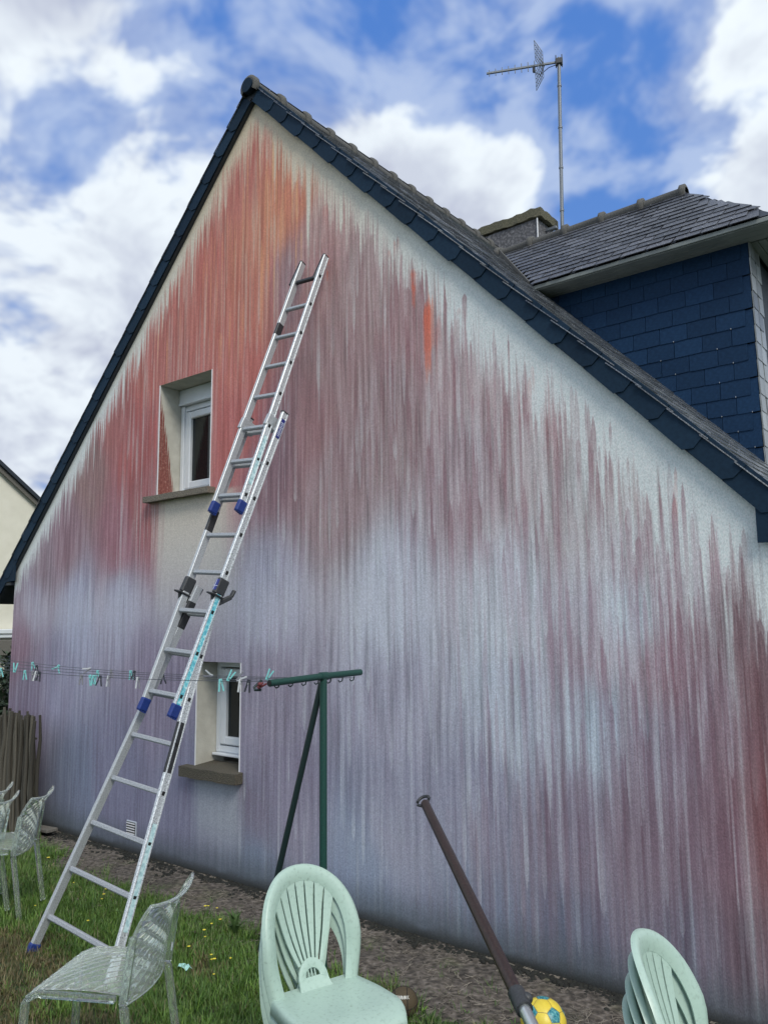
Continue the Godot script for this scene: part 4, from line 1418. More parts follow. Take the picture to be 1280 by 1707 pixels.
# ------------------------------------------------------------------ the extension ladder: three tapering sections
func make_ladder() -> void:
	var A := Vector3(-4.7682, 0.3277, 1.798)
	var u := Vector3(0.0394, 0.2574, -0.1041)
	var e := Vector3(0.661, -0.0457, 0.0007)
	var un := u.normalized()
	var en := e.normalized()
	var n := en.cross(un).normalized()
	var foot := A - u * 0.7
	var o := thing("extension_ladder", "worn aluminium extension ladder leaning on the stained wall, three tapering sections with blue feet", "ladder", on_ground(foot.x, foot.z))
	var inv := -o.position
	# along the rung direction: where each section's left rail stands, how it drifts per rung, its width and taper
	var fit := [[-0.0006, 0.0051, 0.7029, -0.0679], [0.0828, -0.0327, 0.2938, 0.0070], [-0.0311, -0.0365, 0.2532, -0.0030]]
	var left := func(k: int, i: float) -> Vector3:
		return A + u * i + n * [0.0, 0.058, 0.116][k] + en * (fit[k][0] + fit[k][1] * (i - 5.0 * k))
	var right := func(k: int, i: float) -> Vector3:
		return left.call(k, i) + en * (fit[k][2] + fit[k][3] * (i - 5.0 * k))
	var span := [[-0.66, 7.7], [4.72, 12.5], [9.72, 17.75]]
	for k in 3:
		var i0: float = span[k][0]
		var i1: float = span[k][1]
		for s in [-1.0, 1.0]:
			var fn: Callable = left if s < 0 else right
			var a: Vector3 = fn.call(k, i0) + en * s * 0.013
			var b: Vector3 = fn.call(k, i1) + en * s * 0.013
			var st := mb()
			bar(st, a, b, 0.024, 0.056, en, 0.004)
			# the two raised lips that run along the outer face
			for q in [-0.021, 0.021]:
				bar(st, a + en * s * 0.0135 + n * q, b + en * s * 0.0135 + n * q, 0.004, 0.010, en, 0.001)
			var rail := build("rail", st, M.alu_worn if s > 0 else M.alu, o, inv)
			var cap := mb()
			if k == 2:
				for m in 1:
					var t := mb()
					bar(t, b - un * 0.24, b - un * 0.005, 0.0255, 0.0575, en, 0.004)
					build("paint_smear", t, M.tar, rail)
				bar(cap, b - un * 0.004, b + un * 0.012, 0.027, 0.058, en, 0.005)
				build("end_cap", cap, M.black_plastic, o, inv)
			elif k == 1:
				bar(cap, b - un * 0.002, b + un * 0.008, 0.034, 0.064, en, 0.003)
				build("end_cap", cap, M.black_plastic, o, inv)
			# blue rubber feet
			var ft := mb()
			bar(ft, a - un * 0.055, a + un * 0.03, 0.036, 0.070, en, 0.008)
			for q in 4:
				bar(ft, a - un * (0.062 - 0.002 * q) + n * (-0.024 + 0.016 * q), a - un * 0.05 + n * (-0.024 + 0.016 * q), 0.034, 0.008, en)
			build("foot", ft, M.blue_rubber, o, inv)
			if s > 0:   # rung ends seen as dark square holes in the outer face
				for i in range(int(ceilf(i0)), int(floorf(i1)) + 1):
					var p: Vector3 = right.call(k, float(i)) + en * 0.0262
					var h := mb()
					bar(h, p - un * 0.013, p + un * 0.013, 0.003, 0.020, en)
					build("rung_end", h, M.black, rail)
			if s > 0:   # blue and pale blue strips along the outer face
				var f := mb()
				var f0: float = [0.4, 4.75, 10.3][k]
				var f1: float = [2.4, 7.45, 11.7][k]
				bar(f, right.call(k, f0) + en * 0.0257, right.call(k, f1) + en * 0.0257, 0.002, 0.046 if k == 1 else 0.036, en)
				build("blue_strip", f, M.blue_strip if k == 1 else M.pale_blue_strip, rail)
		for i in range(int(ceilf(i0)), int(floorf(i1)) + 1):
			var st := mb()
			bar(st, left.call(k, float(i)), right.call(k, float(i)), 0.030, 0.030, n.cross(en), 0.006)
			build("rung", st, M.tar if (k == 2 and i == 17) else M.rung, o, inv)
	for q in [[0, 3.4, 4.5, 1.0], [0, 6.6, 7.3, -1.0], [1, 9.1, 9.7, -1.0], [2, 15.1, 15.5, -1.0]]:   # tar smears on the rails
		var fn: Callable = left if q[3] < 0 else right
		var t := mb()
		bar(t, fn.call(q[0], q[1]) + en * q[3] * 0.0125, fn.call(q[0], q[2]) + en * q[3] * 0.0125, 0.0265, 0.0575, en, 0.004)
		build("paint_smear", t, M.tar, o, inv)
	# guide clamps at the joint of the upper two sections
	for s in [-1.0, 1.0]:
		var fn: Callable = left if s < 0 else right
		var p: Vector3 = fn.call(2, 12.15) + en * s * 0.014 - n * 0.03
		var c := mb()
		bar(c, p - un * 0.045, p + un * 0.045, 0.036, 0.134, en, 0.004)
		build("guide_clamp", c, M.alu, o, inv)
		# the black catch brackets lower down
		var q: Vector3 = fn.call(1, 7.62) + en * s * 0.016
		var k2 := mb()
		bar(k2, q - un * 0.05, q + un * 0.06, 0.040, 0.085, en, 0.008)
		bar(k2, q - un * 0.066 + n * 0.015, q - un * 0.054 + n * 0.015, 0.070, 0.105, en, 0.004)
		bar(k2, q + n * 0.03 - un * 0.06, q - n * 0.03 - un * 0.17, 0.028, 0.030, en, 0.004)
		build("catch_bracket", k2, M.black_plastic, o, inv)
		var arm := mb()
		bar(arm, q - n * 0.03 - un * 0.10, q - n * 0.11 - un * 0.02, 0.03, 0.03, en, 0.005)
		bar(arm, q - n * 0.11 - un * 0.02, q - n * 0.115 + un * 0.03, 0.03, 0.02, en, 0.004)
		build("catch_hook", arm, M.black_plastic, o, inv)
		if s > 0:
			var lb := mb()
			bar(lb, q + n * 0.0435 - un * 0.03, q + n * 0.0435 + un * 0.045, 0.034, 0.002, en)
			var sticker := build("label_plate", lb, M.sticker, o, inv)
			var li := mb()
			bar(li, q + n * 0.0452 - un * 0.03 - en * 0.008, q + n * 0.0452 + un * 0.045 - en * 0.008, 0.003, 0.002, en)
			bar(li, q + n * 0.0452 - un * 0.004 + en * 0.0, q + n * 0.0452 - un * 0.001, 0.044, 0.002, en)
			build("label_lines", li, M.white_mark, sticker)
	# a printed label near the top of the middle section
	var t0: Vector3 = right.call(1, 11.75) + en * 0.0275
	var t1: Vector3 = right.call(1, 12.3) + en * 0.0275
	var tl := mb()
	bar(tl, t0, t1, 0.002, 0.034, en)
	var lab := build("label_plate", tl, M.sticker, o, inv)
	var marks := mb()
	for k in 9:
		var p := t0.lerp(t1, 0.12 + k * 0.085) + en * 0.0018
		bar(marks, p - un * 0.003, p + un * 0.003, 0.001, 0.016 + 0.006 * ((k * 7) % 3), en)
	build("label_lines", marks, M.white_mark, lab)

# ------------------------------------------------------------------ washing lines
const WIRE_Z := [1.35, 1.13, 0.90, 0.70]

func wire_y(k: int, x: float) -> float:
	var t := (x + 3.3) / -4.2
	return 1.735 - 0.04 * (1.0 - pow(2.0 * t - 1.0, 2.0)) - 0.006 * k + 0.01 * maxf(t, 0.0)

func make_lines() -> void:
	var o := thing("clothesline_post", "green tubular T-shaped clothesline post with a dark brace", "clothesline post", on_ground(-3.305, 0.97))
	var inv := -o.position
	var st := mb()
	tube(st, [on_ground(-3.305, 0.97, -0.1), Vector3(-3.305, 1.73, 0.97)], 0.0225, 12)
	build("post", st, M.green_paint, o, inv)
	var b := mb()
	tube(b, [on_ground(-3.86, 0.97, -0.1), Vector3(-3.325, 1.70, 0.965)], 0.019, 10)
	build("brace", b, M.dark_green, o, inv)
	var c := mb()
	tube(c, [Vector3(-3.30, 1.748, 0.64), Vector3(-3.30, 1.742, 1.0), Vector3(-3.305, 1.728, 1.40)], 0.0195, 12)
	build("crossbar", c, M.green_paint, o, inv)
	var cl := mb()
	tube(cl, [Vector3(-3.303, 1.742, 0.94), Vector3(-3.303, 1.742, 1.0)], 0.0245, 12)
	build("collar", cl, M.green_paint, o, inv)
	var cp := mb()
	tube(cp, [Vector3(-3.305, 1.7278, 1.395), Vector3(-3.305, 1.7275, 1.406)], 0.015, 10)
	build("tube_opening", cp, M.black, o, inv)
	for k in 7:
		var h := mb()
		var z := 0.70 + 0.105 * k
		tube(h, [Vector3(-3.30, 1.725, z), Vector3(-3.305, 1.705, z), Vector3(-3.315, 1.698, z + 0.01), Vector3(-3.325, 1.708, z + 0.012)], 0.004, 6)
		build("hook", h, M.dark_green, o, inv)
	var l := thing("washing_line", "four thin grey wires running left from the green post across the wall", "washing line", Vector3(-6.0, 1.7, 1.0))
	for k in 4:
		var w := mb()
		var pts := []
		for q in 17:
			var x := lerpf(-3.31, -8.6, q / 16.0)
			pts.append(Vector3(x, wire_y(k, x), WIRE_Z[k]))
		tube(w, pts, 0.0022, 5)
		build("wire", w, M.wire, l, -l.position)
	var kn := mb()
	ball(kn, Vector3(-3.36, 1.722, 1.42), Vector3(0.016, 0.012, 0.012), 8, 6)
	tube(kn, [Vector3(-3.33, 1.725, 1.40), Vector3(-3.37, 1.70, 1.42), Vector3(-3.40, 1.705, 1.40), Vector3(-3.40, 1.725, 1.36)], 0.006, 6)
	var knot := build("cord_knot", kn, M.red_cord, l, -l.position)
	var gn := mb()
	tube(gn, [Vector3(-3.40, 1.74, 1.37), Vector3(-3.43, 1.70, 1.40), Vector3(-3.40, 1.69, 1.42), Vector3(-3.37, 1.69, 1.40)], 0.008, 6)
	build("cord_loop", gn, M.dark_green, knot)
	make_pegs()

func make_peg(called: String, label: String, p: Vector3, angle: float, open: float, yaw: float, m: Material, m2: Material) -> void:
	var o := thing(called, label, "clothes peg", p, yaw, "clothes pegs on the washing lines")
	for s in [-1.0, 1.0]:
		var st := mb()
		var d := Vector3(sin(s * open), -cos(open), 0)
		var root := Vector3(s * 0.0045, 0.012, 0)
		var mid := root + Vector3(s * 0.003, -0.028, 0)
		bar(st, root, mid, 0.007, 0.010, Vector3.BACK, 0.001)
		bar(st, mid, mid + d * 0.046, 0.006, 0.010, Vector3.BACK, 0.001)
		var a := build("peg_arm", st, m if s < 0 else m2, o)
		a.rotation.z = angle
	var sp := mb()
	tube(sp, [Vector3(0, -0.014, -0.007), Vector3(0, -0.014, 0.007)], 0.005, 6)
	var b := build("spring", sp, M.hook, o)
	b.rotation.z = angle

func make_pegs() -> void:
	var T: Material = M.peg_teal
	var W: Material = M.peg_white
	var D: Material = M.peg_dark
	var Gr: Material = M.peg_grey
	# x along the wall, wire, angle, opening, colour, label
	var L := [
		[-7.19, 3, 0.2, 0.25, T, "teal peg hanging farthest left on the far wire"],
		[-6.74, 3, -0.5, 0.75, T, "splayed teal peg on the far wire, lying half sideways"],
		[-6.245, 3, -1.25, 0.3, W, "pale peg lying almost flat along the far wire left of the ladder"],
		[-5.925, 3, 0.1, 0.15, Gr, "small grey peg on the far wire between the pale flat peg and the ladder"],
		[-5.65, 3, 0.1, 0.2, T, "teal peg of the overlapping pair beside the ladder's left rail"],
		[-5.60, 3, -0.2, 0.22, D, "dark peg of the overlapping pair beside the ladder's left rail"],
		[-6.74, 2, 0.0, 0.22, D, "dark peg hanging above the cluster of grey pegs at the left"],
		[-5.80, 2, 0.05, 0.25, T, "teal peg on the third wire above the trio of hanging pegs"],
		[-6.45, 0, 0.1, 0.25, T, "teal peg at the left edge on the near wire"],
		[-6.23, 0, 3.05, 0.16, T, "teal peg standing upright like a letter V at the left"],
		[-6.07, 0, 0.05, 0.22, T, "teal peg hanging with parted legs right of the upright peg"],
		[-5.95, 0, 0.15, 0.2, Gr, "grey peg, left of the tight cluster of three"],
		[-5.90, 0, -0.05, 0.22, W, "white peg in the middle of the tight cluster of three"],
		[-5.85, 0, -0.2, 0.2, D, "dark peg, right of the tight cluster of three"],
		[-5.277, 0, 0.0, 0.1, Gr, "lone thin grey peg on the near wire in mid-wall"],
		[-5.165, 0, 0.35, 0.2, T, "teal peg leaning left in the trio on the near wire"],
		[-5.12, 0, 0.0, 0.2, T, "teal peg hanging straight in the trio on the near wire"],
		[-5.04, 0, -0.15, 0.25, D, "dark peg with parted legs right of the teal trio"],
		[-4.94, 0, -0.05, 0.12, W, "white-tipped grey peg right of the dark peg"],
		[-4.60, 0, 0.0, 0.12, W, "white peg on the near wire just left of the ladder's rail"],
		[-4.955, 2, 0.1, 0.25, D, "dark peg seen between the two ladder rails"],
		[-4.655, 3, -1.9, 0.35, W, "pale peg lying sideways just right of the ladder"],
		[-3.776, 0, 0.1, 0.15, T, "teal peg hanging in front of the lower window's frame"],
		[-3.965, 1, 2.6, 0.15, T, "teal peg tilted upward in front of the lower window"],
		[-3.875, 1, 2.2, 0.3, W, "white peg tipped left, before the lower window's edge"],
		[-3.60, 0, 0.0, 0.12, W, "white peg, left of the hanging pair before the dark pane"],
		[-3.53, 0, -0.15, 0.15, D, "dark peg, right of the hanging pair before the dark pane"],
		[-3.86, 2, 2.65, 0.16, T, "teal peg sticking up nearest the green post"],
	]
	for q in L:
		var x: float = q[0]
		var k: int = q[1]
		var m: Material = q[4]
		var m2: Material = m
		if m == W:
			m2 = Gr
		make_peg("clothes_peg", q[5], Vector3(x, wire_y(k, x), WIRE_Z[k]), q[2], q[3], rng.randf_range(0.2, 0.9), m, m2)

# ------------------------------------------------------------------ chairs
func make_mint_chair(label: String) -> Node3D:
	# a moulded garden chair that faces its own +z
	var o := thing("garden_chair", label, "chair", Vector3.ZERO, 0.0, "stacked pale green garden chairs")
	var Bk := func(s: float, t: float) -> Vector3:
		return Vector3(s, 0.44 + t * 0.955, -0.185 - t * 0.30 + 1.75 * s * s * (0.35 + 0.65 * clampf(t / 0.2, 0.0, 1.0)) - 0.02 * sin(PI * clampf(t / 0.5, 0, 1)))
	var Bn := func(s: float) -> Vector3:
		return Vector3(-3.0 * s, 0.30, 1.0).normalized()
	var outer := func(a: float) -> Vector2:   # a: 0 at the left foot of the rim, 1 at its right foot
		var th := PI * (1.0 - a)
		var t := 0.20 + 0.275 * sin(th) if sin(th) > 0 else 0.2
		var c := cos(th)
		return Vector2(0.228 * signf(c) * pow(absf(c), 0.92), 0.175 + 0.30 * pow(sin(th), 0.82))
	var path := []   # outer rim outline incl. its straight feet
	var inner := []
	for k in 9:
		var t := k / 8.0
		path.append(Vector2(-lerpf(0.198, 0.228, sin(t * PI / 2)), lerpf(-0.03, 0.175, t)))
		inner.append(Vector2(-lerpf(0.150, 0.176, sin(t * PI / 2)), lerpf(-0.012, 0.175, t)))
	for k in range(1, 32):
		var a := k / 32.0
		path.append(outer.call(a))
		var p: Vector2 = outer.call(a)
		inner.append(Vector2(p.x * 0.772, 0.175 + (p.y - 0.175) * 0.785))
	for k in range(8, -1, -1):
		var t := k / 8.0
		path.append(Vector2(lerpf(0.198, 0.228, sin(t * PI / 2)), lerpf(-0.03, 0.175, t)))
		inner.append(Vector2(lerpf(0.150, 0.176, sin(t * PI / 2)), lerpf(-0.012, 0.175, t)))
	# rim: a band with a rolled outer edge
	var P := []
	var N := []
	for k in path.size():
		var row := []
		var nr := []
		var a: Vector2 = inner[k]
		var b: Vector2 = path[k]
		for q in 5:
			var w := a.lerp(b, q / 4.0)
			var p: Vector3 = Bk.call(w.x, w.y)
			var n: Vector3 = Bn.call(w.x)
			row.append(p + n * (0.006 * sin(PI * q / 4.0) + 0.004))
			nr.append(n)
		var e: Vector3 = Bk.call(b.x, b.y)
		var n2: Vector3 = Bn.call(b.x)
		var od := Vector3(b.x, (b.y - 0.15), 0).normalized()
		row.append(e + od * 0.006 - n2 * 0.004)
		nr.append((n2 + od).normalized())
		row.append(e + od * 0.008 - n2 * 0.018)
		nr.append(od)
		P.append(row)
		N.append(nr)
	var st := mb()
	sheet(st, P, N, 0.005, true)
	build("back_rim", st, M.mint, o)
	# fan of slats
	var hub := Vector2(0.0, -0.10)
	var edge_r := func(ang: float) -> float:   # where a ray from the fan's centre meets the rim's inner outline
		var d := Vector2(sin(ang), cos(ang))
		var best := 0.5
		for k in inner.size() - 1:
			var hit = Geometry2D.segment_intersects_segment(hub, hub + d * 1.2, inner[k], inner[k + 1])
			if hit != null:
				best = hub.distance_to(hit)
		return best
	var amax := 0.33
	for k in 7:
		var a0 := lerpf(-amax, amax, k / 7.0)
		var a1 := lerpf(-amax, amax, (k + 1) / 7.0)
		var s := mb()
		var Ps := []
		var Ns := []
		for q in 13:
			var f := q / 12.0
			var row := []
			var nr := []
			for m in 3:
				var ang := lerpf(a0, a1, m / 2.0)
				var bow := 1.0 + 0.16 * sin(PI * f) * (1.0 - f)
				var r := lerpf(0.185, edge_r.call(ang) + 0.004, f)
				var gap: float = 0.0038 / r if f < 0.94 else 0.0
				if m == 0 and k > 0:
					ang += gap
				if m == 2 and k < 6:
					ang -= gap
				var w := hub + Vector2(sin(ang * bow), cos(ang * bow)) * r
				var n: Vector3 = Bn.call(w.x)
				row.append(Bk.call(w.x, w.y) + n * (0.002 + (0.0015 if m == 1 else 0.0)))
				nr.append(n)
			Ps.append(row)
			Ns.append(nr)
		sheet(s, Ps, Ns, 0.006, true)
		build("slat", s, M.mint, o)
	# hub: a dome with an arched opening, flowing into the seat
	var hb := mb()
	var Ph := []
	var Nh := []
	for q in 25:
		var th := PI * q / 24.0
		var row := []
		var nr := []
		for m in 4:
			var f := m / 3.0
			var oi := Vector2(0.036 * cos(th), 0.030 + 0.032 * sin(th))
			var oo := Vector2(0.070 * cos(th) * 1.04, 0.018 + 0.082 * sin(th))
			var w := oi.lerp(oo, f)
			var n: Vector3 = Bn.call(w.x)
			row.append(Bk.call(w.x, w.y) + n * (0.008 + 0.004 * sin(PI * f)))
			nr.append(n)
		Ph.append(row)
		Nh.append(nr)
	sheet(hb, Ph, Nh, 0.008, true)
	var Pb := []
	var Nb := []
	for q in 9:
		var x := lerpf(-1, 1, q / 8.0)
		var row := []
		var nr := []
		for m in 6:
			var f := m / 5.0
			var t := lerpf(0.030, -0.045, f)
			var hw := lerpf(0.072, 0.098, f * f)
			var p: Vector3 = Bk.call(x * hw, t)
			p.z += 0.035 * f * f
			p.y = lerpf(p.y, 0.416, f * f)
			p.z += 0.012 * f
			var n: Vector3 = (Bn.call(x * hw) + Vector3.UP * f).normalized()
			row.append(p + n * 0.008)
			nr.append(n)
		Pb.append(row)
		Nb.append(nr)
	sheet(hb, Pb, Nb, 0.007, true)
	for q in 3:
		var x := -0.016 + 0.016 * q
		var p0: Vector3 = Bk.call(x, 0.03)
		var p1: Vector3 = Bk.call(x, 0.03 + 0.03 * sqrt(1.0 - pow(x / 0.036, 2)))
		bar(hb, p0, p1, 0.005, 0.005)
	build("hub", hb, M.mint, o)
	# seat with a turned-down skirt
	var ss := mb()
	var Pt := []
	var Nt := []
	for i in 17:
		var fx := lerpf(-1, 1, i / 16.0)
		var row := []
		var nr := []
		for j in 15:
			var fz := j / 14.0
			var z := lerpf(-0.20, 0.235, fz)
			var hw := lerpf(0.205, 0.225, smoothstep(0.0, 0.5, fz)) - 0.045 * pow(clampf((fz - 0.72) / 0.28, 0, 1), 2.0)
			var y := 0.435 - 0.016 * cos(fx * PI / 2) * sin(PI * fz) - 0.035 * pow(clampf((fz - 0.7) / 0.3, 0, 1), 2.0) + 0.006 * fz
			row.append(Vector3(fx * hw, y, z))
			nr.append(Vector3.UP)
		Pt.append(row)
		Nt.append(nr)
	sheet(ss, Pt, Nt, 0.006, true)
	# skirt
	var ring := []
	for j in 15:
		ring.append(Pt[0][j])
	for i in range(1, 17):
		ring.append(Pt[i][14])
	for j in range(13, -1, -1):
		ring.append(Pt[16][j])
	smooth(ss)
	for k in ring.size() - 1:
		var a: Vector3 = ring[k]
		var b: Vector3 = ring[k + 1]
		var out := Vector3(a.x + b.x, 0, a.z + b.z).normalized()
		var oa := Vector3(a.x, 0, a.z).normalized()
		var ob := Vector3(b.x, 0, b.z).normalized()
		quad(ss, a, b, b + ob * 0.008 + Vector3.DOWN * 0.010, a + oa * 0.008 + Vector3.DOWN * 0.010, out + Vector3.UP)
		quad(ss, a + oa * 0.008 + Vector3.DOWN * 0.010, b + ob * 0.008 + Vector3.DOWN * 0.010, b + ob * 0.012 + Vector3.DOWN * 0.055, a + oa * 0.012 + Vector3.DOWN * 0.055, out)
		quad(ss, a + oa * 0.004 + Vector3.DOWN * 0.010, b + ob * 0.004 + Vector3.DOWN * 0.010, b + ob * 0.008 + Vector3.DOWN * 0.055, a + oa * 0.008 + Vector3.DOWN * 0.055, -out)
		quad(ss, a + oa * 0.008 + Vector3.DOWN * 0.055, b + ob * 0.008 + Vector3.DOWN * 0.055, b + ob * 0.012 + Vector3.DOWN * 0.055, a + oa * 0.012 + Vector3.DOWN * 0.055, Vector3.DOWN)
	build("seat", ss, M.mint, o)
	for q in [[-1.0, 1.0], [1.0, 1.0], [-1.0, -1.0], [1.0, -1.0]]:
		var lg := mb()
		var topp := Vector3(q[0] * 0.205, 0.40, 0.185 if q[1] > 0 else -0.19)
		var bot := Vector3(q[0] * 0.235, 0.0, 0.235 if q[1] > 0 else -0.27)
		# an open angle profile
		var ix := Vector3(-q[0], 0, 0)
		var iz := Vector3(0, 0, -q[1])
		for side in [[ix, iz], [iz, ix]]:
			var a0: Vector3 = topp
			var w: Vector3 = side[0]
			var nn: Vector3 = -side[1]
			flat(lg)
			var c := [a0, a0 + w * 0.075, bot + w * 0.045, bot]
			quad(lg, c[0], c[1], c[2], c[3], nn)
			var d := []
			for v in c:
				d.append(v - nn * 0.004)
			quad(lg, d[0], d[1], d[2], d[3], -nn)
			for k in 4:
				quad(lg, c[k], c[(k + 1) % 4], d[(k + 1) % 4], d[k], (c[k] + c[(k + 1) % 4]) / 2.0 - (c[0] + c[2]) / 2.0)
		build("leg", lg, M.mint, o)
	return o

func make_crystal_chair(label: String) -> Node3D:
	# a clear moulded chair with a diamond relief, facing its own +z
	var o := thing("crystal_chair", label, "chair", Vector3.ZERO, 0.0, "clear plastic garden chairs")
	var nu := 14
	# seat: diamonds
	var seat := mb()
	var P := []
	var N := []
	for i in nu + 1:
		var row := []
		var nr := []
		for j in nu + 1:
			var x := lerpf(-0.205, 0.205, i / float(nu))
			var fz := j / float(nu)
			var z := lerpf(-0.19, 0.215, fz)
			var y := 0.452 + 0.022 * sin(PI * clampf(fz * 1.15, 0.0, 1.0)) * (1.0 - 0.6 * pow(absf(x) / 0.205, 2.0)) - 0.045 * pow(clampf((fz - 0.78) / 0.22, 0, 1), 2.0)
			var h := 0.010 if (i + j) % 2 == 0 else 0.0
			if i == 0 or j == 0 or i == nu or j == nu:
				h = 0.002
			row.append(Vector3(x, y + h, z))
			nr.append(Vector3.UP)
		P.append(row)
		N.append(nr)
	sheet(seat, P, N, 0.007, false)
	build("seat", seat, M.crystal_relief, o)
	# backrest: rows of tall diamonds with openings between some of them
	var back := mb()
	var nv := 16
	var nb := 10
	var Bp := func(i: float, j: float) -> Vector3:
		var f := j / nv
		var hw := 0.195 + 0.012 * f * f
		var x := lerpf(-hw, hw, i / nb)
		var y := 0.40 + 0.375 * f
		var z := -0.185 - 0.035 * f - 0.085 * pow(f, 3.2) - 0.035 * (1.0 - pow(absf(x) / hw, 2.0))
		return Vector3(x, y - 0.02 * (1.0 - pow(absf(x) / hw, 2.0)) * f * f, z)
	flat(back)
	var nz := Vector3(0, 0.12, 1).normalized()
	for i in nb:
		for j in nv:
			if (i + j) % 2 != 0:
				continue
			# a diamond round the cell centre, raised to a point; some of them are open rings
			var c: Vector3 = Bp.call(i + 0.5, j + 0.5)
			var corners := [Bp.call(clampf(i - 0.5, 0, nb), j + 0.5), Bp.call(i + 0.5, clampf(j - 0.5, 0, nv)), Bp.call(clampf(i + 1.5, 0, nb), j + 0.5), Bp.call(i + 0.5, clampf(j + 1.5, 0, nv))]
			var open: bool = i > 0 and i < nb - 1 and j > 3 and j < nv - 1 and (i + 2 * j) % 3 != 0
			for k in 4:
				var a: Vector3 = corners[k]
				var b: Vector3 = corners[(k + 1) % 4]
				if open:
					var a2 := c.lerp(a, 0.50)
					var b2 := c.lerp(b, 0.50)
					var am := c.lerp(a, 0.72) + nz * 0.008
					var bm := c.lerp(b, 0.72) + nz * 0.008
					quad(back, a + nz * 0.001, b + nz * 0.001, bm, am, nz + (a + b) / 2.0 - c)
					quad(back, am, bm, b2, a2, nz)
					quad(back, a - nz * 0.004, b - nz * 0.004, b2 - nz * 0.004, a2 - nz * 0.004, -nz)
					quad(back, a2, b2, b2 - nz * 0.004, a2 - nz * 0.004, c - (a + b) / 2.0)
				else:
					tri(back, c + nz * 0.012, a + nz * 0.001, b + nz * 0.001, nz)
					tri(back, c - nz * 0.006, a - nz * 0.004, b - nz * 0.004, -nz)
	# rim round the backrest
	var rim := []
	for j in nv + 1:
		rim.append(Bp.call(0, j))
	for i in range(1, nb + 1):
		rim.append(Bp.call(i, nv))
	for j in range(nv - 1, -1, -1):
		rim.append(Bp.call(nb, j))
	for i in range(nb - 1, -1, -1):
		rim.append(Bp.call(i, 0))
	tube(back, rim, 0.0075, 6, false)
	build("backrest", back, M.crystal_relief, o)
	var fr := mb()
	for s in [-1.0, 1.0]:
		bar(fr, Vector3(s * 0.205, 0.432, -0.17), Vector3(s * 0.205, 0.436, 0.15), 0.026, 0.026, Vector3.UP, 0.005)
		bar(fr, Vector3(s * 0.205, 0.436, 0.15), Vector3(s * 0.200, 0.412, 0.20), 0.026, 0.026, Vector3.UP, 0.005)
		bar(fr, Vector3(s * 0.205, 0.41, -0.20), Vector3(s * 0.207, 0.66, -0.235), 0.024, 0.030, Vector3.RIGHT, 0.005)
	bar(fr, Vector3(-0.19, 0.41, 0.20), Vector3(0.19, 0.41, 0.20), 0.024, 0.026, Vector3.UP, 0.005)
	bar(fr, Vector3(-0.19, 0.425, -0.185), Vector3(0.19, 0.425, -0.185), 0.024, 0.026, Vector3.UP, 0.005)
	build("seat_frame", fr, M.crystal, o)
	for q in [[-1.0, 1.0], [1.0, 1.0], [-1.0, -1.0], [1.0, -1.0]]:
		var lg := mb()
		var a := Vector3(q[0] * 0.202, 0.405, 0.205 if q[1] > 0 else -0.202)
		var b := Vector3(q[0] * 0.212, 0.0, 0.225 if q[1] > 0 else -0.265)
		bar(lg, a, b, 0.030, 0.030, Vector3.RIGHT, 0.006)
		build("leg", lg, M.crystal, o)
	return o

func make_chairs() -> void:
	var turn := deg_to_rad(72.0)
	var f := Vector3(sin(turn), 0, cos(turn))
	var words := ["bottom", "middle", "top"]
	# left stack of three, right stack of four
	var proto: Node3D = null
	var stacks := [[Vector3(-2.15, 0, 2.15), 3, deg_to_rad(74.0), "stack left of the yellow ball"], [Vector3(-0.745, 0, 2.04), 4, deg_to_rad(98.0), "stack at the lower right corner"]]
	for s in stacks:
		for k in s[1]:
			var level: String = ["lowest", "second lowest", "second highest" if s[1] == 4 else "topmost", "topmost"][k]
			if s[1] == 3:
				level = ["lowest", "middle", "topmost"][k]
			var label := "pale green plastic garden chair, %s of the %s" % [level, s[3]]
			var p: Vector3 = s[0]
			var fw := Vector3(sin(s[2]), 0, cos(s[2]))
			p = on_ground(p.x, p.z) + Vector3.UP * 0.060 * k + fw * 0.011 * k
			if proto == null:
				proto = make_mint_chair(label)
				proto.position = p
				proto.rotation.y = s[2]
				proto.scale = Vector3.ONE * 0.885
			else:
				copy_of(proto, p, s[2], label)
	var c := make_crystal_chair("clear chair in the foreground, standing whole in front of the ladder's foot")
	c.position = on_ground(-3.13, 2.49)
	c.rotation.y = deg_to_rad(-60.0)
	for q in [[-5.70, 1.69, -48.0, "clear chair at the left with its back to the wall, right of two others"], [-5.64, 1.98, -50.0, "clear chair cut by the left edge, the nearer of the two overlapping ones"], [-6.04, 1.82, -48.0, "clear chair at the left edge, mostly hidden behind another clear chair"]]:
		copy_of(c, on_ground(q[0], q[1]), deg_to_rad(q[2]), q[3])

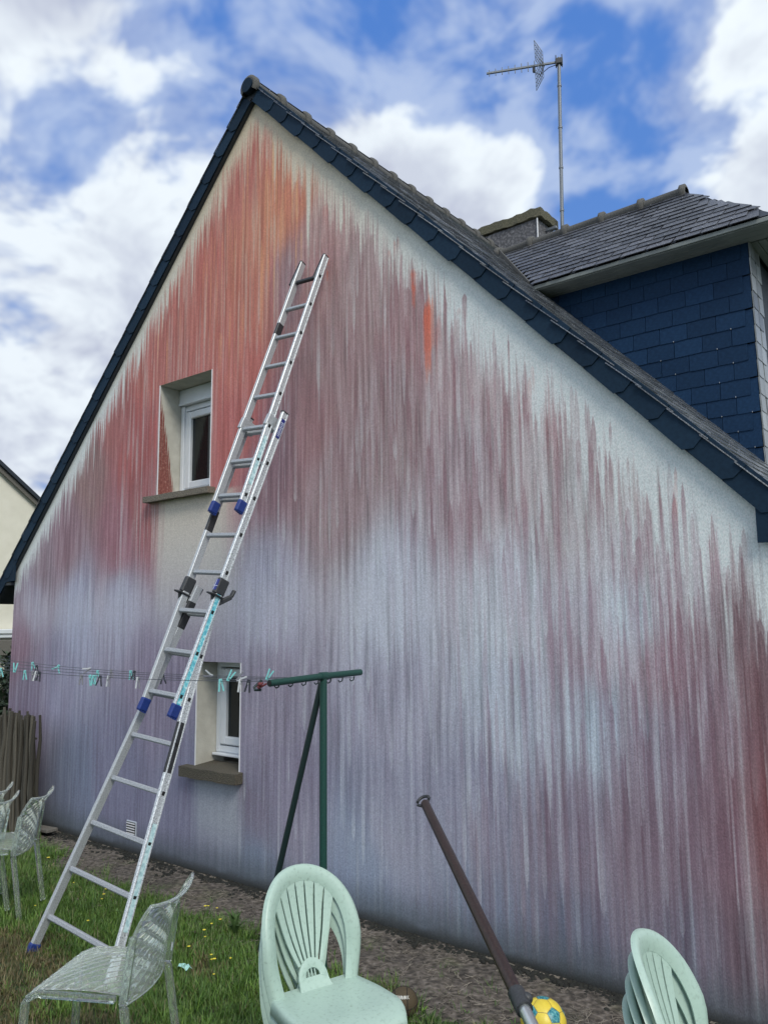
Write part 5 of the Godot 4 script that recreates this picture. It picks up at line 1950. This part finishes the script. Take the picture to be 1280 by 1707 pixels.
# ------------------------------------------------------------------ hammock stand, balls, odds and ends
func make_hammock_stand() -> void:
	var a := Vector3(-2.716, 1.085, 0.80)
	var j := Vector3(-1.545, 0.735, 1.845)
	var d := (j - a).normalized()
	var o := thing("hammock_stand", "dark brown slanting tube of a hammock stand with an open hook end", "hammock stand", on_ground(j.x + 0.3, j.z + 0.4))
	var inv := -o.position
	var st := mb()
	tube(st, [a + d * 0.05, j], 0.0245, 14)
	build("arm", st, M.brown_tube, o, inv)
	var hk := mb()
	# an open ring at the tip
	var view := (Vector3(0, 2.05, 4.5) - a).normalized()
	var rr := d.cross(view).normalized()
	if rr.y < 0.0:
		rr = -rr
	var up := rr
	var across := d.cross(up).normalized()
	var pts := []
	for k in 13:
		var t := deg_to_rad(-35.0 + 205.0 * k / 12.0)
		pts.append(a + d * 0.004 + (rr * cos(t) - d * sin(t)) * 0.034)
	tube(hk, pts, 0.0085, 8)
	bar(hk, a + d * 0.07 - rr * 0.012, a + d * 0.022 - rr * 0.040, 0.012, 0.014, across, 0.002)
	bar(hk, a + d * 0.03 + rr * 0.02, a + d * 0.06 + rr * 0.01, 0.012, 0.02, across, 0.002)
	build("hook", hk, M.black_plastic, o, inv)
	var cl := mb()
	tube(cl, [j - d * 0.03, j + d * 0.06], 0.031, 14)
	build("joint_sleeve", cl, M.black_plastic, o, inv)
	var lv := mb()
	ball(lv, j + d * 0.02 + rr * 0.026, Vector3(0.020, 0.020, 0.020), 10, 8)
	build("knob", lv, M.black_plastic, o, inv)
	var sv := mb()
	var g := on_ground(j.x + 0.78, j.z + 0.70, 0.03)
	tube(sv, [j + d * 0.05, j + d * 0.5, j + d * 0.62 + Vector3.DOWN * 0.03, g], 0.022, 12)
	build("lower_tube", sv, M.silver, o, inv)

func make_football() -> void:
	var c := on_ground(-1.99, 0.86, 0.105)
	var R := 0.108
	var o := thing("football", "yellow football with teal patches behind the slanting brown tube", "ball", c - Vector3(0, R, 0))
	var core := mb()
	ball(core, Vector3(0, R, 0), Vector3.ONE * R * 0.975, 24, 16)
	build("seam", core, M.seam, o)
	# truncated icosahedron: 12 pentagons and 20 hexagons as domed patches
	var phi := (1.0 + sqrt(5.0)) / 2.0
	var ico := []
	for s in [-1.0, 1.0]:
		for t in [-1.0, 1.0]:
			ico.append(Vector3(0, s, t * phi).normalized())
			ico.append(Vector3(s, t * phi, 0).normalized())
			ico.append(Vector3(t * phi, 0, s).normalized())
	var near := 1.1
	var view := Vector3(0.40, 0.42, 0.82).normalized()
	var rx := Vector3.UP.cross(view).normalized()
	var ry := view.cross(rx)
	var i0 := 0
	var k0 := -1
	var m0 := -1
	for k in range(1, 12):
		for m in range(k + 1, 12):
			if k0 < 0 and ico[0].distance_to(ico[k]) < near and ico[k].distance_to(ico[m]) < near and ico[0].distance_to(ico[m]) < near:
				k0 = k
				m0 = m
	var mid: Vector3 = ((ico[i0] + ico[k0] + ico[m0]) / 3.0).normalized()
	var rot := Basis(Quaternion(mid, view))
	var pd: Vector3 = rot * ico[i0]
	rot = Basis(view, -PI / 2.0 - atan2(pd.dot(ry), pd.dot(rx))) * rot
	var faces := []
	for i in 12:
		var ring := []
		for k in 12:
			if k != i and ico[i].distance_to(ico[k]) < near:
				ring.append((ico[i] * 2.0 + ico[k]) / 3.0)
		faces.append([ico[i], ring])
	for i in 12:
		for k in range(i + 1, 12):
			for m in range(k + 1, 12):
				if ico[i].distance_to(ico[k]) < near and ico[k].distance_to(ico[m]) < near and ico[i].distance_to(ico[m]) < near:
					var ring := []
					for e in [[i, k], [k, i], [k, m], [m, k], [m, i], [i, m]]:
						ring.append((ico[e[0]] * 2.0 + ico[e[1]]) / 3.0)
					faces.append([(ico[i] + ico[k] + ico[m]) / 3.0, ring])
	for f in faces:
		var n: Vector3 = f[0].normalized()
		var ax := n.cross(Vector3(0.31, 0.9, 0.2)).normalized()
		var ay := n.cross(ax)
		var ring: Array = f[1]
		ring.sort_custom(func(a, b): return atan2(a.dot(ay), a.dot(ax)) < atan2(b.dot(ay), b.dot(ax)))
		var st := mb()
		smooth(st)
		var m := ring.size()
		for k in m:
			var a: Vector3 = ring[k]
			var b: Vector3 = ring[(k + 1) % m]
			var steps := 4
			for u in steps:
				for v in 3:
					var pt := []
					for e in [[u, v], [u + 1, v], [u + 1, v + 1], [u, v + 1]]:
						var w: Vector3 = a.lerp(b, e[0] / float(steps)).normalized()
						var r: float = e[1] / 3.0 * 0.962
						var q := n.lerp(w, r).normalized()
						var lift := R * (1.0 if e[1] < 3 else 0.978)
						pt.append(rot * q * lift + Vector3(0, R, 0))
					if v == 0:
						tri(st, pt[0], pt[2], pt[3], rot * n)
					else:
						quad(st, pt[0], pt[1], pt[2], pt[3], rot * n)
		var pent := m == 5
		build("panel", st, M.teal_panel if pent else M.yellow, o)
	# a dark printed numeral-like mark on a left panel
	var mk := mb()
	for e in [[Vector2(-0.062, -0.022), Vector2(-0.040, -0.012)], [Vector2(-0.040, -0.012), Vector2(-0.050, -0.044)], [Vector2(-0.064, -0.036), Vector2(-0.058, -0.05)]]:
		var w := []
		for v in e:
			var q: Vector3 = (rx * v.x + ry * v.y + view * sqrt(R * R - v.length_squared()))
			w.append(q * 1.006 + Vector3(0, R, 0))
		bar(mk, w[0], w[1], 0.006, 0.002, rx)
	build("printed_mark", mk, M.dark_print, o)

func make_basketball() -> void:
	var r := 0.071
	var base := on_ground(-2.668, 1.06, -0.004)
	var o := thing("basketball", "small worn brown basketball on the bare soil behind the left chair stack", "ball", base)
	var c := Vector3(0, r, 0)
	var st := mb()
	ball(st, c, Vector3.ONE * r, 28, 18)
	build("ball_skin", st, M.basket, o)
	var view := Vector3(0.62, 0.22, 0.75).normalized()
	var rx := Vector3.UP.cross(view).normalized()
	var ry := view.cross(rx)
	var sm := mb()
	for q in [[Vector3(0.05, 1, 0.12).normalized(), 0.0], [rx, 0.25], [rx, -0.62], [view, 0.0]]:
		var ax: Vector3 = q[0]
		var u := ax.cross(Vector3(0.2, 0.3, 0.9)).normalized()
		var v := ax.cross(u)
		var pts := []
		var off: float = q[1]
		var rr := sqrt(1.0 - off * off)
		for k in 33:
			var t := TAU * k / 32.0
			pts.append(c + (u * cos(t) * rr + v * sin(t) * rr + ax * off) * r * 1.0)
		tube(sm, pts, 0.0024, 5, false)
	build("seam", sm, M.groove, o)
	var f := SystemFont.new()
	f.font_names = PackedStringArray(["Droid Sans"])
	f.font_weight = 700
	var word := "TARMAK"
	for k in word.length():
		var t := TextMesh.new()
		t.text = word[k]
		t.font = f
		t.font_size = 16
		t.pixel_size = 0.0013
		t.depth = 0.0012
		var a := lerpf(-0.50, 0.42, k / 5.0) - 0.08
		var n := (view * cos(a) + rx * sin(a))
		var lift := 0.46
		var nn := (n * cos(lift) + ry * sin(lift)).normalized()
		var x := ry.cross(nn).normalized()
		put("letter", t, M.off_white, o, Transform3D(Basis(x, nn.cross(x), nn), c + nn * (r + 0.0004)))

func make_small_things() -> void:
	# crumpled scrap on the lawn
	var p := on_ground(-3.887, 1.477, 0.03)
	var st := mb()
	flat(st)
	var pts := []
	for i in 6:
		var row := []
		for j in 4:
			row.append(Vector3((i - 2.5) * 0.016, rng.randf_range(0.0, 0.022), (j - 1.5) * 0.014) + Vector3(rng.randf_range(-1, 1), 0, rng.randf_range(-1, 1)) * 0.005)
		pts.append(row)
	var N := []
	for i in 6:
		N.append([Vector3.UP, Vector3.UP, Vector3.UP, Vector3.UP])
	sheet(st, pts, N, 0.0015, false)
	var sc := build("paper_scrap", st, M.paper, self, p)
	tag(sc, "small crumpled pale turquoise scrap lying in the grass", "litter")
	# yellow flowers in the grass
	var F := [-6.57, 0.81, -5.87, 0.99, -5.81, 0.88, -5.37, 1.05, -5.48, 0.96, -5.33, 1.09, -5.50, 1.49, -4.65, 0.72, -4.69, 0.66, -4.61, 0.65, -4.36, 0.83, -4.35, 0.91, -4.52, 1.12, -4.25, 1.05, -4.19, 1.09, -4.08, 1.30, -3.91, 1.27, -3.81, 1.33, -3.68, 1.44, -3.86, 1.31, -3.80, 1.22, -4.93, 1.44]
	var pst := mb()
	tube(pst, [Vector3(0, -0.02, 0), Vector3(0.004, 0.04, 0.002), Vector3(0.002, 0.078, 0.004)], 0.0016, 5)
	var stem_mesh := done(pst)
	var fst := mb()
	flat(fst)
	for k in 9:
		var a := TAU * k / 9.0
		var d := Vector3(cos(a), 0.35, sin(a))
		var s := Vector3(-sin(a), 0, cos(a)) * 0.005
		tri(fst, Vector3(0, 0.078, 0), Vector3(0, 0.080, 0) + d * 0.013 + s, Vector3(0, 0.080, 0) + d * 0.013 - s, Vector3.UP)
	ball(fst, Vector3(0.0, 0.081, 0.0), Vector3(0.006, 0.004, 0.006), 8, 5)
	var bloom_mesh := done(fst)
	var proto: Node3D = null
	var label := "tiny yellow flower in the lawn"
	var where := ["farthest left, just right of a clear chair's leg", "between the ladder rails, upper left one above the lowest rungs", "between the ladder rails, close right of another by the upper rung", "between the ladder rails, nearest the second lowest rung", "between the ladder rails, topmost of a cluster of three", "between the ladder rails, lower right of the cluster of three", "left of the ladder's left rail near its blue foot", "left one of a row of three by the bare soil", "middle one of a row of three by the bare soil", "right one of a row of three by the bare soil", "beside the dark leafy weed, the upper of two", "beside the dark leafy weed, the lower of two", "just right of the clear chair's tilted back", "left of two below the dark weed", "right of two below the dark weed", "a little above the turquoise scrap", "left of the knot of flowers right of the turquoise scrap", "lower middle of the knot of flowers right of the scrap", "lowest one, under the knot of flowers right of the scrap", "upper middle of the knot of flowers right of the scrap", "rightmost, next to the pale green chair stack", "in the middle of the lawn between ladder and foreground chair"]
	for k in F.size() / 2:
		var at := on_ground(F[k * 2], F[k * 2 + 1])
		if proto == null:
			proto = thing("yellow_flower", "tiny yellow flower " + where[k], "flower", at, 0.0, "yellow flowers in the lawn")
			put("stem", stem_mesh, M.stem, proto)
			put("bloom", bloom_mesh, M.petal, proto)
		else:
			var c := copy_of(proto, at, rng.randf() * TAU, "tiny yellow flower " + where[k])
			c.scale = Vector3.ONE * rng.randf_range(0.5, 0.85)
	# a coarse weed at the edge of the lawn
	var w := thing("weed", "dark leafy weed tuft at the edge of lawn and soil left of the chair stack", "weed", on_ground(-4.199, 0.841))
	for k in 13:
		var s := mb()
		flat(s)
		var a := TAU * k / 13.0 + rng.randf_range(-0.2, 0.2)
		var d := Vector3(cos(a), 0, sin(a))
		var side := Vector3(-sin(a), 0, cos(a)) * 0.011
		var h := rng.randf_range(0.10, 0.20)
		var reach := rng.randf_range(0.04, 0.13)
		var m := d * reach * 0.4 + Vector3.UP * h * 0.65
		var tip := d * reach + Vector3.UP * h * rng.randf_range(0.7, 1.0)
		quad(s, -side * 0.5, side * 0.5, m + side, m - side, Vector3.UP)
		tri(s, m - side, m + side, tip, Vector3.UP)
		build("leaf", s, M.stem, w)
	# plank on the ground by the fence
	var pl := mb()
	box(pl, Vector3(0, 0.02, 0), Vector3(1.0, 0.03, 0.12), Basis.IDENTITY, 0.004)
	var po := build("plank", pl, M.plank, self, on_ground(-8.15, 0.22, 0.03))
	po.rotation = Vector3(0.0, 0.10, 0.02)
	tag(po, "weathered grey plank lying at the wall's foot beside the stick fence", "plank")

func make_fence() -> void:
	var o := thing("stick_fence", "rough fence of upright grey sticks at the left end of the wall", "fence", on_ground(-8.6, 0.36))
	var inv := -o.position
	for k in 150:
		var back := k % 2
		var x := lerpf(-7.78, -10.2, k / 149.0) + rng.randf_range(-0.012, 0.012)
		var z := 0.36 - 0.06 * back + rng.randf_range(-0.03, 0.03)
		var h := rng.randf_range(1.12, 1.22)
		var flare := 0.10 if k < 14 else 0.02
		var r := rng.randf_range(0.015, 0.026)
		var pts := []
		var rs := []
		var lean := rng.randf_range(-0.04, 0.04)
		for q in 6:
			var t := q / 5.0
			pts.append(Vector3(x + lean * t + rng.randf_range(-0.014, 0.014) + flare * pow(1.0 - t, 3.0), G(x, z) - 0.05 + (h + 0.02) * t, z + rng.randf_range(-0.012, 0.012)))
			rs.append(r * lerpf(1.15, 0.65, t) * rng.randf_range(0.8, 1.2))
		var st := mb()
		tube(st, pts, rs, 6)
		build("stick", st, M.stick[rng.randi() % 4], o, inv)
	for y in [0.35, 0.95]:
		var w := mb()
		tube(w, [Vector3(-7.80, y, 0.30), Vector3(-9.0, y + 0.01, 0.30), Vector3(-10.2, y, 0.30)], 0.01, 6)
		build("tie_rail", w, M.stick[1], o, inv)

func make_shrub() -> void:
	var at := Vector3(-10.35, 0.0, -0.9)
	var o := thing("shrub", "dark evergreen shrub glimpsed between the house corner and the left edge", "shrub", at)
	for k in 5:
		var st := mb()
		var a := TAU * k / 5.0
		tube(st, [Vector3(cos(a) * 0.05, -0.1, sin(a) * 0.05), Vector3(cos(a) * 0.2, 0.6, sin(a) * 0.2), Vector3(cos(a) * 0.4, 1.3, sin(a) * 0.4)], [0.03, 0.022, 0.008], 6)
		build("branch", st, M.stick[0], o)
	var lf := mb()
	flat(lf)
	quad(lf, Vector3(0, 0, 0), Vector3(0.022, 0.004, 0.035), Vector3(0, 0.0, 0.08), Vector3(-0.022, 0.004, 0.035), Vector3.UP)
	var mm := MultiMesh.new()
	mm.transform_format = MultiMesh.TRANSFORM_3D
	mm.use_colors = true
	mm.mesh = done(lf)
	mm.instance_count = 5200
	for k in mm.instance_count:
		var d := Vector3(rng.randfn(), rng.randfn(), rng.randfn()).normalized()
		var p := Vector3(0, 0.95, 0) + d * Vector3(0.9, 0.95, 0.9) * pow(rng.randf(), 0.4) * (0.8 + 0.25 * sin(d.x * 7.0 + d.y * 5.0) * cos(d.z * 6.0))
		p.y = maxf(p.y, 0.03)
		var b := Basis.from_euler(Vector3(rng.randf_range(-1.2, 1.2), rng.randf() * TAU, rng.randf_range(-0.8, 0.8))) * rng.randf_range(0.7, 1.3)
		mm.set_instance_transform(k, Transform3D(b, p))
		var v := rng.randf_range(0.5, 1.3)
		mm.set_instance_color(k, Color(0.026 * v, 0.048 * v, 0.024 * v))
	var mi := MultiMeshInstance3D.new()
	mi.name = "foliage"
	mi.multimesh = mm
	mi.material_override = M.leaf
	mi.set_meta("kind", "stuff")
	o.add_child(mi, true)

func make_neighbour() -> void:
	# its gable faces our house's side wall: the plane x = -16, the verge falling away from the camera
	var xw := -16.0
	var o := thing("neighbour_house", "cream rendered neighbouring house at the left edge with dark sloping verge", "house", Vector3(xw, 0, 1.0))
	var inv := -o.position
	var toward := Basis(Vector3(0, 0, -1), Vector3.UP, Vector3.RIGHT)
	var edge := func(far: float) -> float:   # height of the verge, far = distance behind z = 0
		return 5.323 - 0.761 * (far - 3.058)
	var ridge := Vector2(-1.4, edge.call(-1.4))
	var eave := Vector2(4.7, edge.call(4.7))
	var near := Vector2(-7.5, eave.y)
	var st := mb()
	prism(st, PackedVector2Array([Vector2(-7.3, -0.2), Vector2(4.4, -0.2), Vector2(4.4, eave.y + 0.1), ridge + Vector2(0, -0.12), Vector2(-7.3, eave.y + 0.1)]), 8.0, Transform3D(toward, Vector3(xw - 8.0, 0, 0)))
	build("wall", st, M.cream, o, inv)
	var rf := mb()
	prism(rf, PackedVector2Array([eave + Vector2(0, -0.09), ridge + Vector2(0, -0.09), ridge, eave]), 8.2, Transform3D(toward, Vector3(xw - 8.05, 0, 0)))
	prism(rf, PackedVector2Array([near + Vector2(0, -0.09), ridge + Vector2(0, -0.09), ridge, near]), 8.2, Transform3D(toward, Vector3(xw - 8.05, 0, 0)))
	build("roof", rf, M.board, o, inv)
	var vb := mb()
	prism(vb, PackedVector2Array([eave + Vector2(0.0, -0.20), ridge + Vector2(0, -0.20), ridge + Vector2(0, -0.095), eave + Vector2(0, -0.095)]), 0.03, Transform3D(toward, Vector3(xw + 0.06, 0, 0)))
	build("verge_board", vb, M.plank, o, inv)
	# low lean-to with a white gutter board, grey beam and post
	var gt := mb()
	box(gt, Vector3(xw + 0.10, 1.955, -2.0), Vector3(0.12, 0.09, 6.0), Basis.IDENTITY, 0.01)
	box(gt, Vector3(xw + 0.08, 1.865, -2.0), Vector3(0.10, 0.07, 6.0), Basis.IDENTITY, 0.01)
	build("gutter_board", gt, M.pvc, o, inv)
	var bm := mb()
	box(bm, Vector3(xw + 0.10, 1.64, -2.0), Vector3(0.14, 0.30, 6.0), Basis.IDENTITY, 0.01)
	build("beam", bm, M.plank, o, inv)
	var ps := mb()
	box(ps, Vector3(xw + 0.10, 0.7, -3.43), Vector3(0.14, 1.56, 0.14), Basis.IDENTITY, 0.01)
	build("post", ps, M.board, o, inv)
	var dk := mb()
	box(dk, Vector3(xw + 0.02, 0.7, -4.2), Vector3(0.05, 1.7, 1.4))
	build("lean_to_back", dk, M.board, o, inv)

# ------------------------------------------------------------------ ground
func make_ground() -> void:
	var relief := FastNoiseLite.new()
	relief.seed = 12
	relief.frequency = 0.9
	relief.fractal_octaves = 4
	var xs := [-400.0, -120.0, -60.0, -30.0, -18.0]
	for k in 150:
		xs.append(-13.0 + k * 0.1)
	xs.append_array([4.0, 8.0, 16.0, 40.0, 120.0, 400.0])
	var zs := [-400.0, -120.0, -50.0, -20.0, -9.0, -2.0]
	for k in 60:
		zs.append(-0.2 + k * 0.1)
	zs.append_array([7.0, 9.0, 16.0, 40.0, 120.0, 400.0])
	var st := mb()
	smooth(st)
	var Y := func(x: float, z: float) -> float:
		var near := 1.0 if absf(x) < 14.0 and absf(z) < 7.0 else 0.0
		return G(x, z) + relief.get_noise_2d(x, z) * 0.014 * near - 0.01
	for i in xs.size() - 1:
		for j in zs.size() - 1:
			var p := []
			for e in [[i, j], [i + 1, j], [i + 1, j + 1], [i, j + 1]]:
				p.append(Vector3(xs[e[0]], Y.call(xs[e[0]], zs[e[1]]), zs[e[1]]))
			quad(st, p[0], p[1], p[2], p[3], Vector3.UP)
	var g := build("ground", st, M.lawn, self)
	g.set_meta("kind", "structure")
	g.set_meta("label", "uneven lawn in front of the house wall")
	# the bare strip along the wall
	var edge := FastNoiseLite.new()
	edge.seed = 14
	edge.frequency = 1.1
	edge.fractal_octaves = 4
	var e_at := func(x: float) -> float:
		return 0.80 + 0.13 * edge.get_noise_1d(x) * 2.0 + 0.22 * smoothstep(-4.0, -2.6, x) - 0.32 * smoothstep(-6.2, -7.2, x)
	var ss := mb()
	smooth(ss)
	var P := []
	for i in 160:
		var x := lerpf(-8.5, -0.2, i / 159.0)
		var row := []
		var ez: float = e_at.call(x)
		for j in 26:
			var f := j / 25.0
			var z := lerpf(-0.05, ez, f)
			var bumpy := relief.get_noise_2d(x * 3.0, z * 3.0) * 0.016 + relief.get_noise_2d(x * 9.0, z * 9.0) * 0.010
			row.append(Vector3(x, G(x, z) + bumpy + lerpf(0.016, -0.006, pow(f, 6.0)) - 0.01, z))
		P.append(row)
	for i in 159:
		for j in 25:
			for e in [[i, j], [i + 1, j], [i + 1, j + 1], [i, j], [i + 1, j + 1], [i, j + 1]]:
				var p: Vector3 = P[e[0]][e[1]]
				var t := clampf(0.5 + edge.get_noise_2d(p.x * 2.2, p.z * 2.2) * 1.6, 0.0, 1.0)
				var gr := clampf(relief.get_noise_2d(p.x * 1.5 + 9.0, p.z * 2.0) * 2.2, 0.0, 1.0)
				ss.set_color(Color(0.70, 0.70, 0.71).lerp(Color(1.65, 1.63, 1.62), t).lerp(Color(0.7, 0.95, 0.52), gr * 0.6))
				ss.add_vertex(p)
	var soil := build("bare_soil", ss, M.soil, self)
	soil.set_meta("kind", "structure")
	soil.set_meta("label", "strip of bare grey brown soil along the wall")
	# dark moss and crumbs along the wall's foot
	var lump := mb()
	ball(lump, Vector3.ZERO, Vector3(0.5, 0.36, 0.5), 6, 4)
	var mm := MultiMesh.new()
	mm.transform_format = MultiMesh.TRANSFORM_3D
	mm.use_colors = true
	mm.mesh = done(lump)
	mm.instance_count = 7200
	for k in mm.instance_count:
		var x := rng.randf_range(-8.0, -0.4)
		var thick := 0.06 + 0.12 * absf(edge.get_noise_1d(x * 2.0 + 30.0)) * 2.0
		var z := 0.01 + absf(rng.randfn()) * thick * 0.6
		var s := rng.randf_range(0.010, 0.042)
		var v := rng.randf_range(0.6, 1.4)
		var col := Color(0.016 * v, 0.017 * v, 0.014 * v)
		if k > 5200:      # loose crumbs and pebbles over the soil
			z = rng.randf_range(0.03, 1.0)
			s = rng.randf_range(0.004, 0.016)
			v = rng.randf_range(0.4, 1.5)
			col = Color(0.13 * v, 0.115 * v, 0.10 * v)
			if rng.randf() < 0.35:
				col = Color(0.02, 0.02, 0.017)
		mm.set_instance_transform(k, Transform3D(Basis.from_euler(Vector3(rng.randf(), rng.randf() * TAU, rng.randf())) * s, Vector3(x, G(x, z) + s * 0.1, z)))
		mm.set_instance_color(k, col)
	stuff("moss_and_crumbs", mm, M.litter, "dark moss and crumbs of soil along the foot of the wall")
	# a straight broken edging of pale mortar along the wall foot
	var ed := mb()
	for k in 46:
		var x := lerpf(-7.4, -0.5, k / 45.0)
		if rng.randf() < 0.35:
			continue
		box(ed, Vector3(x, G(x, 0.05) + 0.006, 0.035 + rng.randf_range(-0.008, 0.012)), Vector3(rng.randf_range(0.06, 0.15), 0.02, 0.018), Basis.from_euler(Vector3(0, rng.randf_range(-0.1, 0.1), rng.randf_range(-0.05, 0.05))), 0.004)
	var eo := build("mortar_crumbs", ed, M.sill, self)
	eo.set_meta("kind", "stuff")
	tag(eo, "broken pale mortar line at the foot of the wall", "mortar")
	# grass
	var blade := func(h: float, w: float, bend: float) -> ArrayMesh:
		var b := mb()
		smooth(b)
		for k in 6:
			var a := TAU * k / 6.0 + k * 1.7
			var d := Vector3(cos(a), 0, sin(a))
			var r := d * 0.012 * ((k * 5) % 4)
			var side := Vector3(-sin(a), 0, cos(a)) * w
			var hh := h * (0.7 + 0.12 * ((k * 3) % 5))
			var m := r + d * bend * 0.35 + Vector3.UP * hh * 0.6
			var tip := r + d * bend + Vector3.UP * hh
			quad(b, r - side, r + side, m + side * 0.8, m - side * 0.8, -d)
			tri(b, m - side * 0.8, m + side * 0.8, tip, -d)
		return done(b)
	var dry := FastNoiseLite.new()
	dry.seed = 15
	dry.frequency = 0.8
	dry.fractal_octaves = 3
	var kinds := [[blade.call(0.045, 0.0016, 0.022), 26000], [blade.call(0.065, 0.0018, 0.045), 14000], [blade.call(0.030, 0.0030, 0.03), 9000], [blade.call(0.022, 0.0075, 0.024), 3500]]
	for kd in kinds.size():
		var gm := MultiMesh.new()
		gm.transform_format = MultiMesh.TRANSFORM_3D
		gm.use_colors = true
		gm.mesh = kinds[kd][0]
		gm.instance_count = kinds[kd][1]
		for k in gm.instance_count:
			var x := 0.0
			var z := 0.0
			for tries in 30:
				x = rng.randf_range(-8.6, -0.6)
				z = rng.randf_range(0.35, 3.9)
				var ez: float = e_at.call(x)
				var thin: float = smoothstep(ez - 0.16, ez + 0.12, z + edge.get_noise_2d(x * 4.0, z * 4.0) * 0.2)
				if rng.randf() < maxf(thin, 0.012):
					break
			var brown := smoothstep(0.1, 0.45, dry.get_noise_2d(x, z) + 1.0 * exp(-(pow(x + 5.0, 2.0) / 0.5 + pow(z - 2.05, 2.0) / 0.10)) + 0.7 * exp(-(pow(x + 3.9, 2.0) / 0.5 + pow(z - 2.9, 2.0) / 0.3)) - 0.18)
			var v := rng.randf_range(0.55, 1.35)
			var col := Color(0.042, 0.118, 0.014).lerp(Color(0.115, 0.200, 0.028), rng.randf())
			if rng.randf() < brown * 0.85:
				col = Color(0.17, 0.13, 0.065).lerp(Color(0.09, 0.085, 0.03), rng.randf())
			elif rng.randf() < 0.05:
				col = Color(0.2, 0.18, 0.09)
			var sc := rng.randf_range(0.7, 1.25) * (0.75 if brown > 0.5 else 1.0)
			gm.set_instance_transform(k, Transform3D(Basis.from_euler(Vector3(rng.randf_range(-0.25, 0.25), rng.randf() * TAU, rng.randf_range(-0.25, 0.25))) * sc, Vector3(x, G(x, z) - 0.008, z)))
			gm.set_instance_color(k, Color(col.r * v, col.g * v, col.b * v))
		stuff("grass", gm, M.grass, "short uneven green grass of the lawn with dry patches")
	# dead grass lying on the soil
	var straw := mb()
	bar(straw, Vector3(-0.03, 0.002, 0), Vector3(0.03, 0.004, 0.004), 0.002, 0.0015)
	bar(straw, Vector3(-0.01, 0.004, -0.01), Vector3(0.02, 0.012, 0.02), 0.0016, 0.0015)
	var sm := MultiMesh.new()
	sm.transform_format = MultiMesh.TRANSFORM_3D
	sm.use_colors = true
	sm.mesh = done(straw)
	sm.instance_count = 3200
	for k in sm.instance_count:
		var x := rng.randf_range(-7.6, -0.6)
		var z := rng.randf_range(0.10, 1.15)
		var v := rng.randf_range(0.35, 1.3)
		sm.set_instance_transform(k, Transform3D(Basis.from_euler(Vector3(rng.randf_range(-0.3, 0.3), rng.randf() * TAU, rng.randf_range(-0.2, 0.2))) * rng.randf_range(0.5, 1.3), Vector3(x, G(x, z) + 0.004, z)))
		sm.set_instance_color(k, Color(0.24 * v, 0.215 * v, 0.18 * v))
	stuff("dead_grass", sm, M.litter, "dead grey grass stalks strewn over the bare soil")

func stuff(called: String, mm: MultiMesh, m: Material, label: String) -> void:
	var o := MultiMeshInstance3D.new()
	o.name = numbered(self, called)
	o.multimesh = mm
	o.material_override = m
	o.set_meta("kind", "stuff")
	tag(o, label, "grass" if "grass" in called else "soil")
	add_child(o, true)
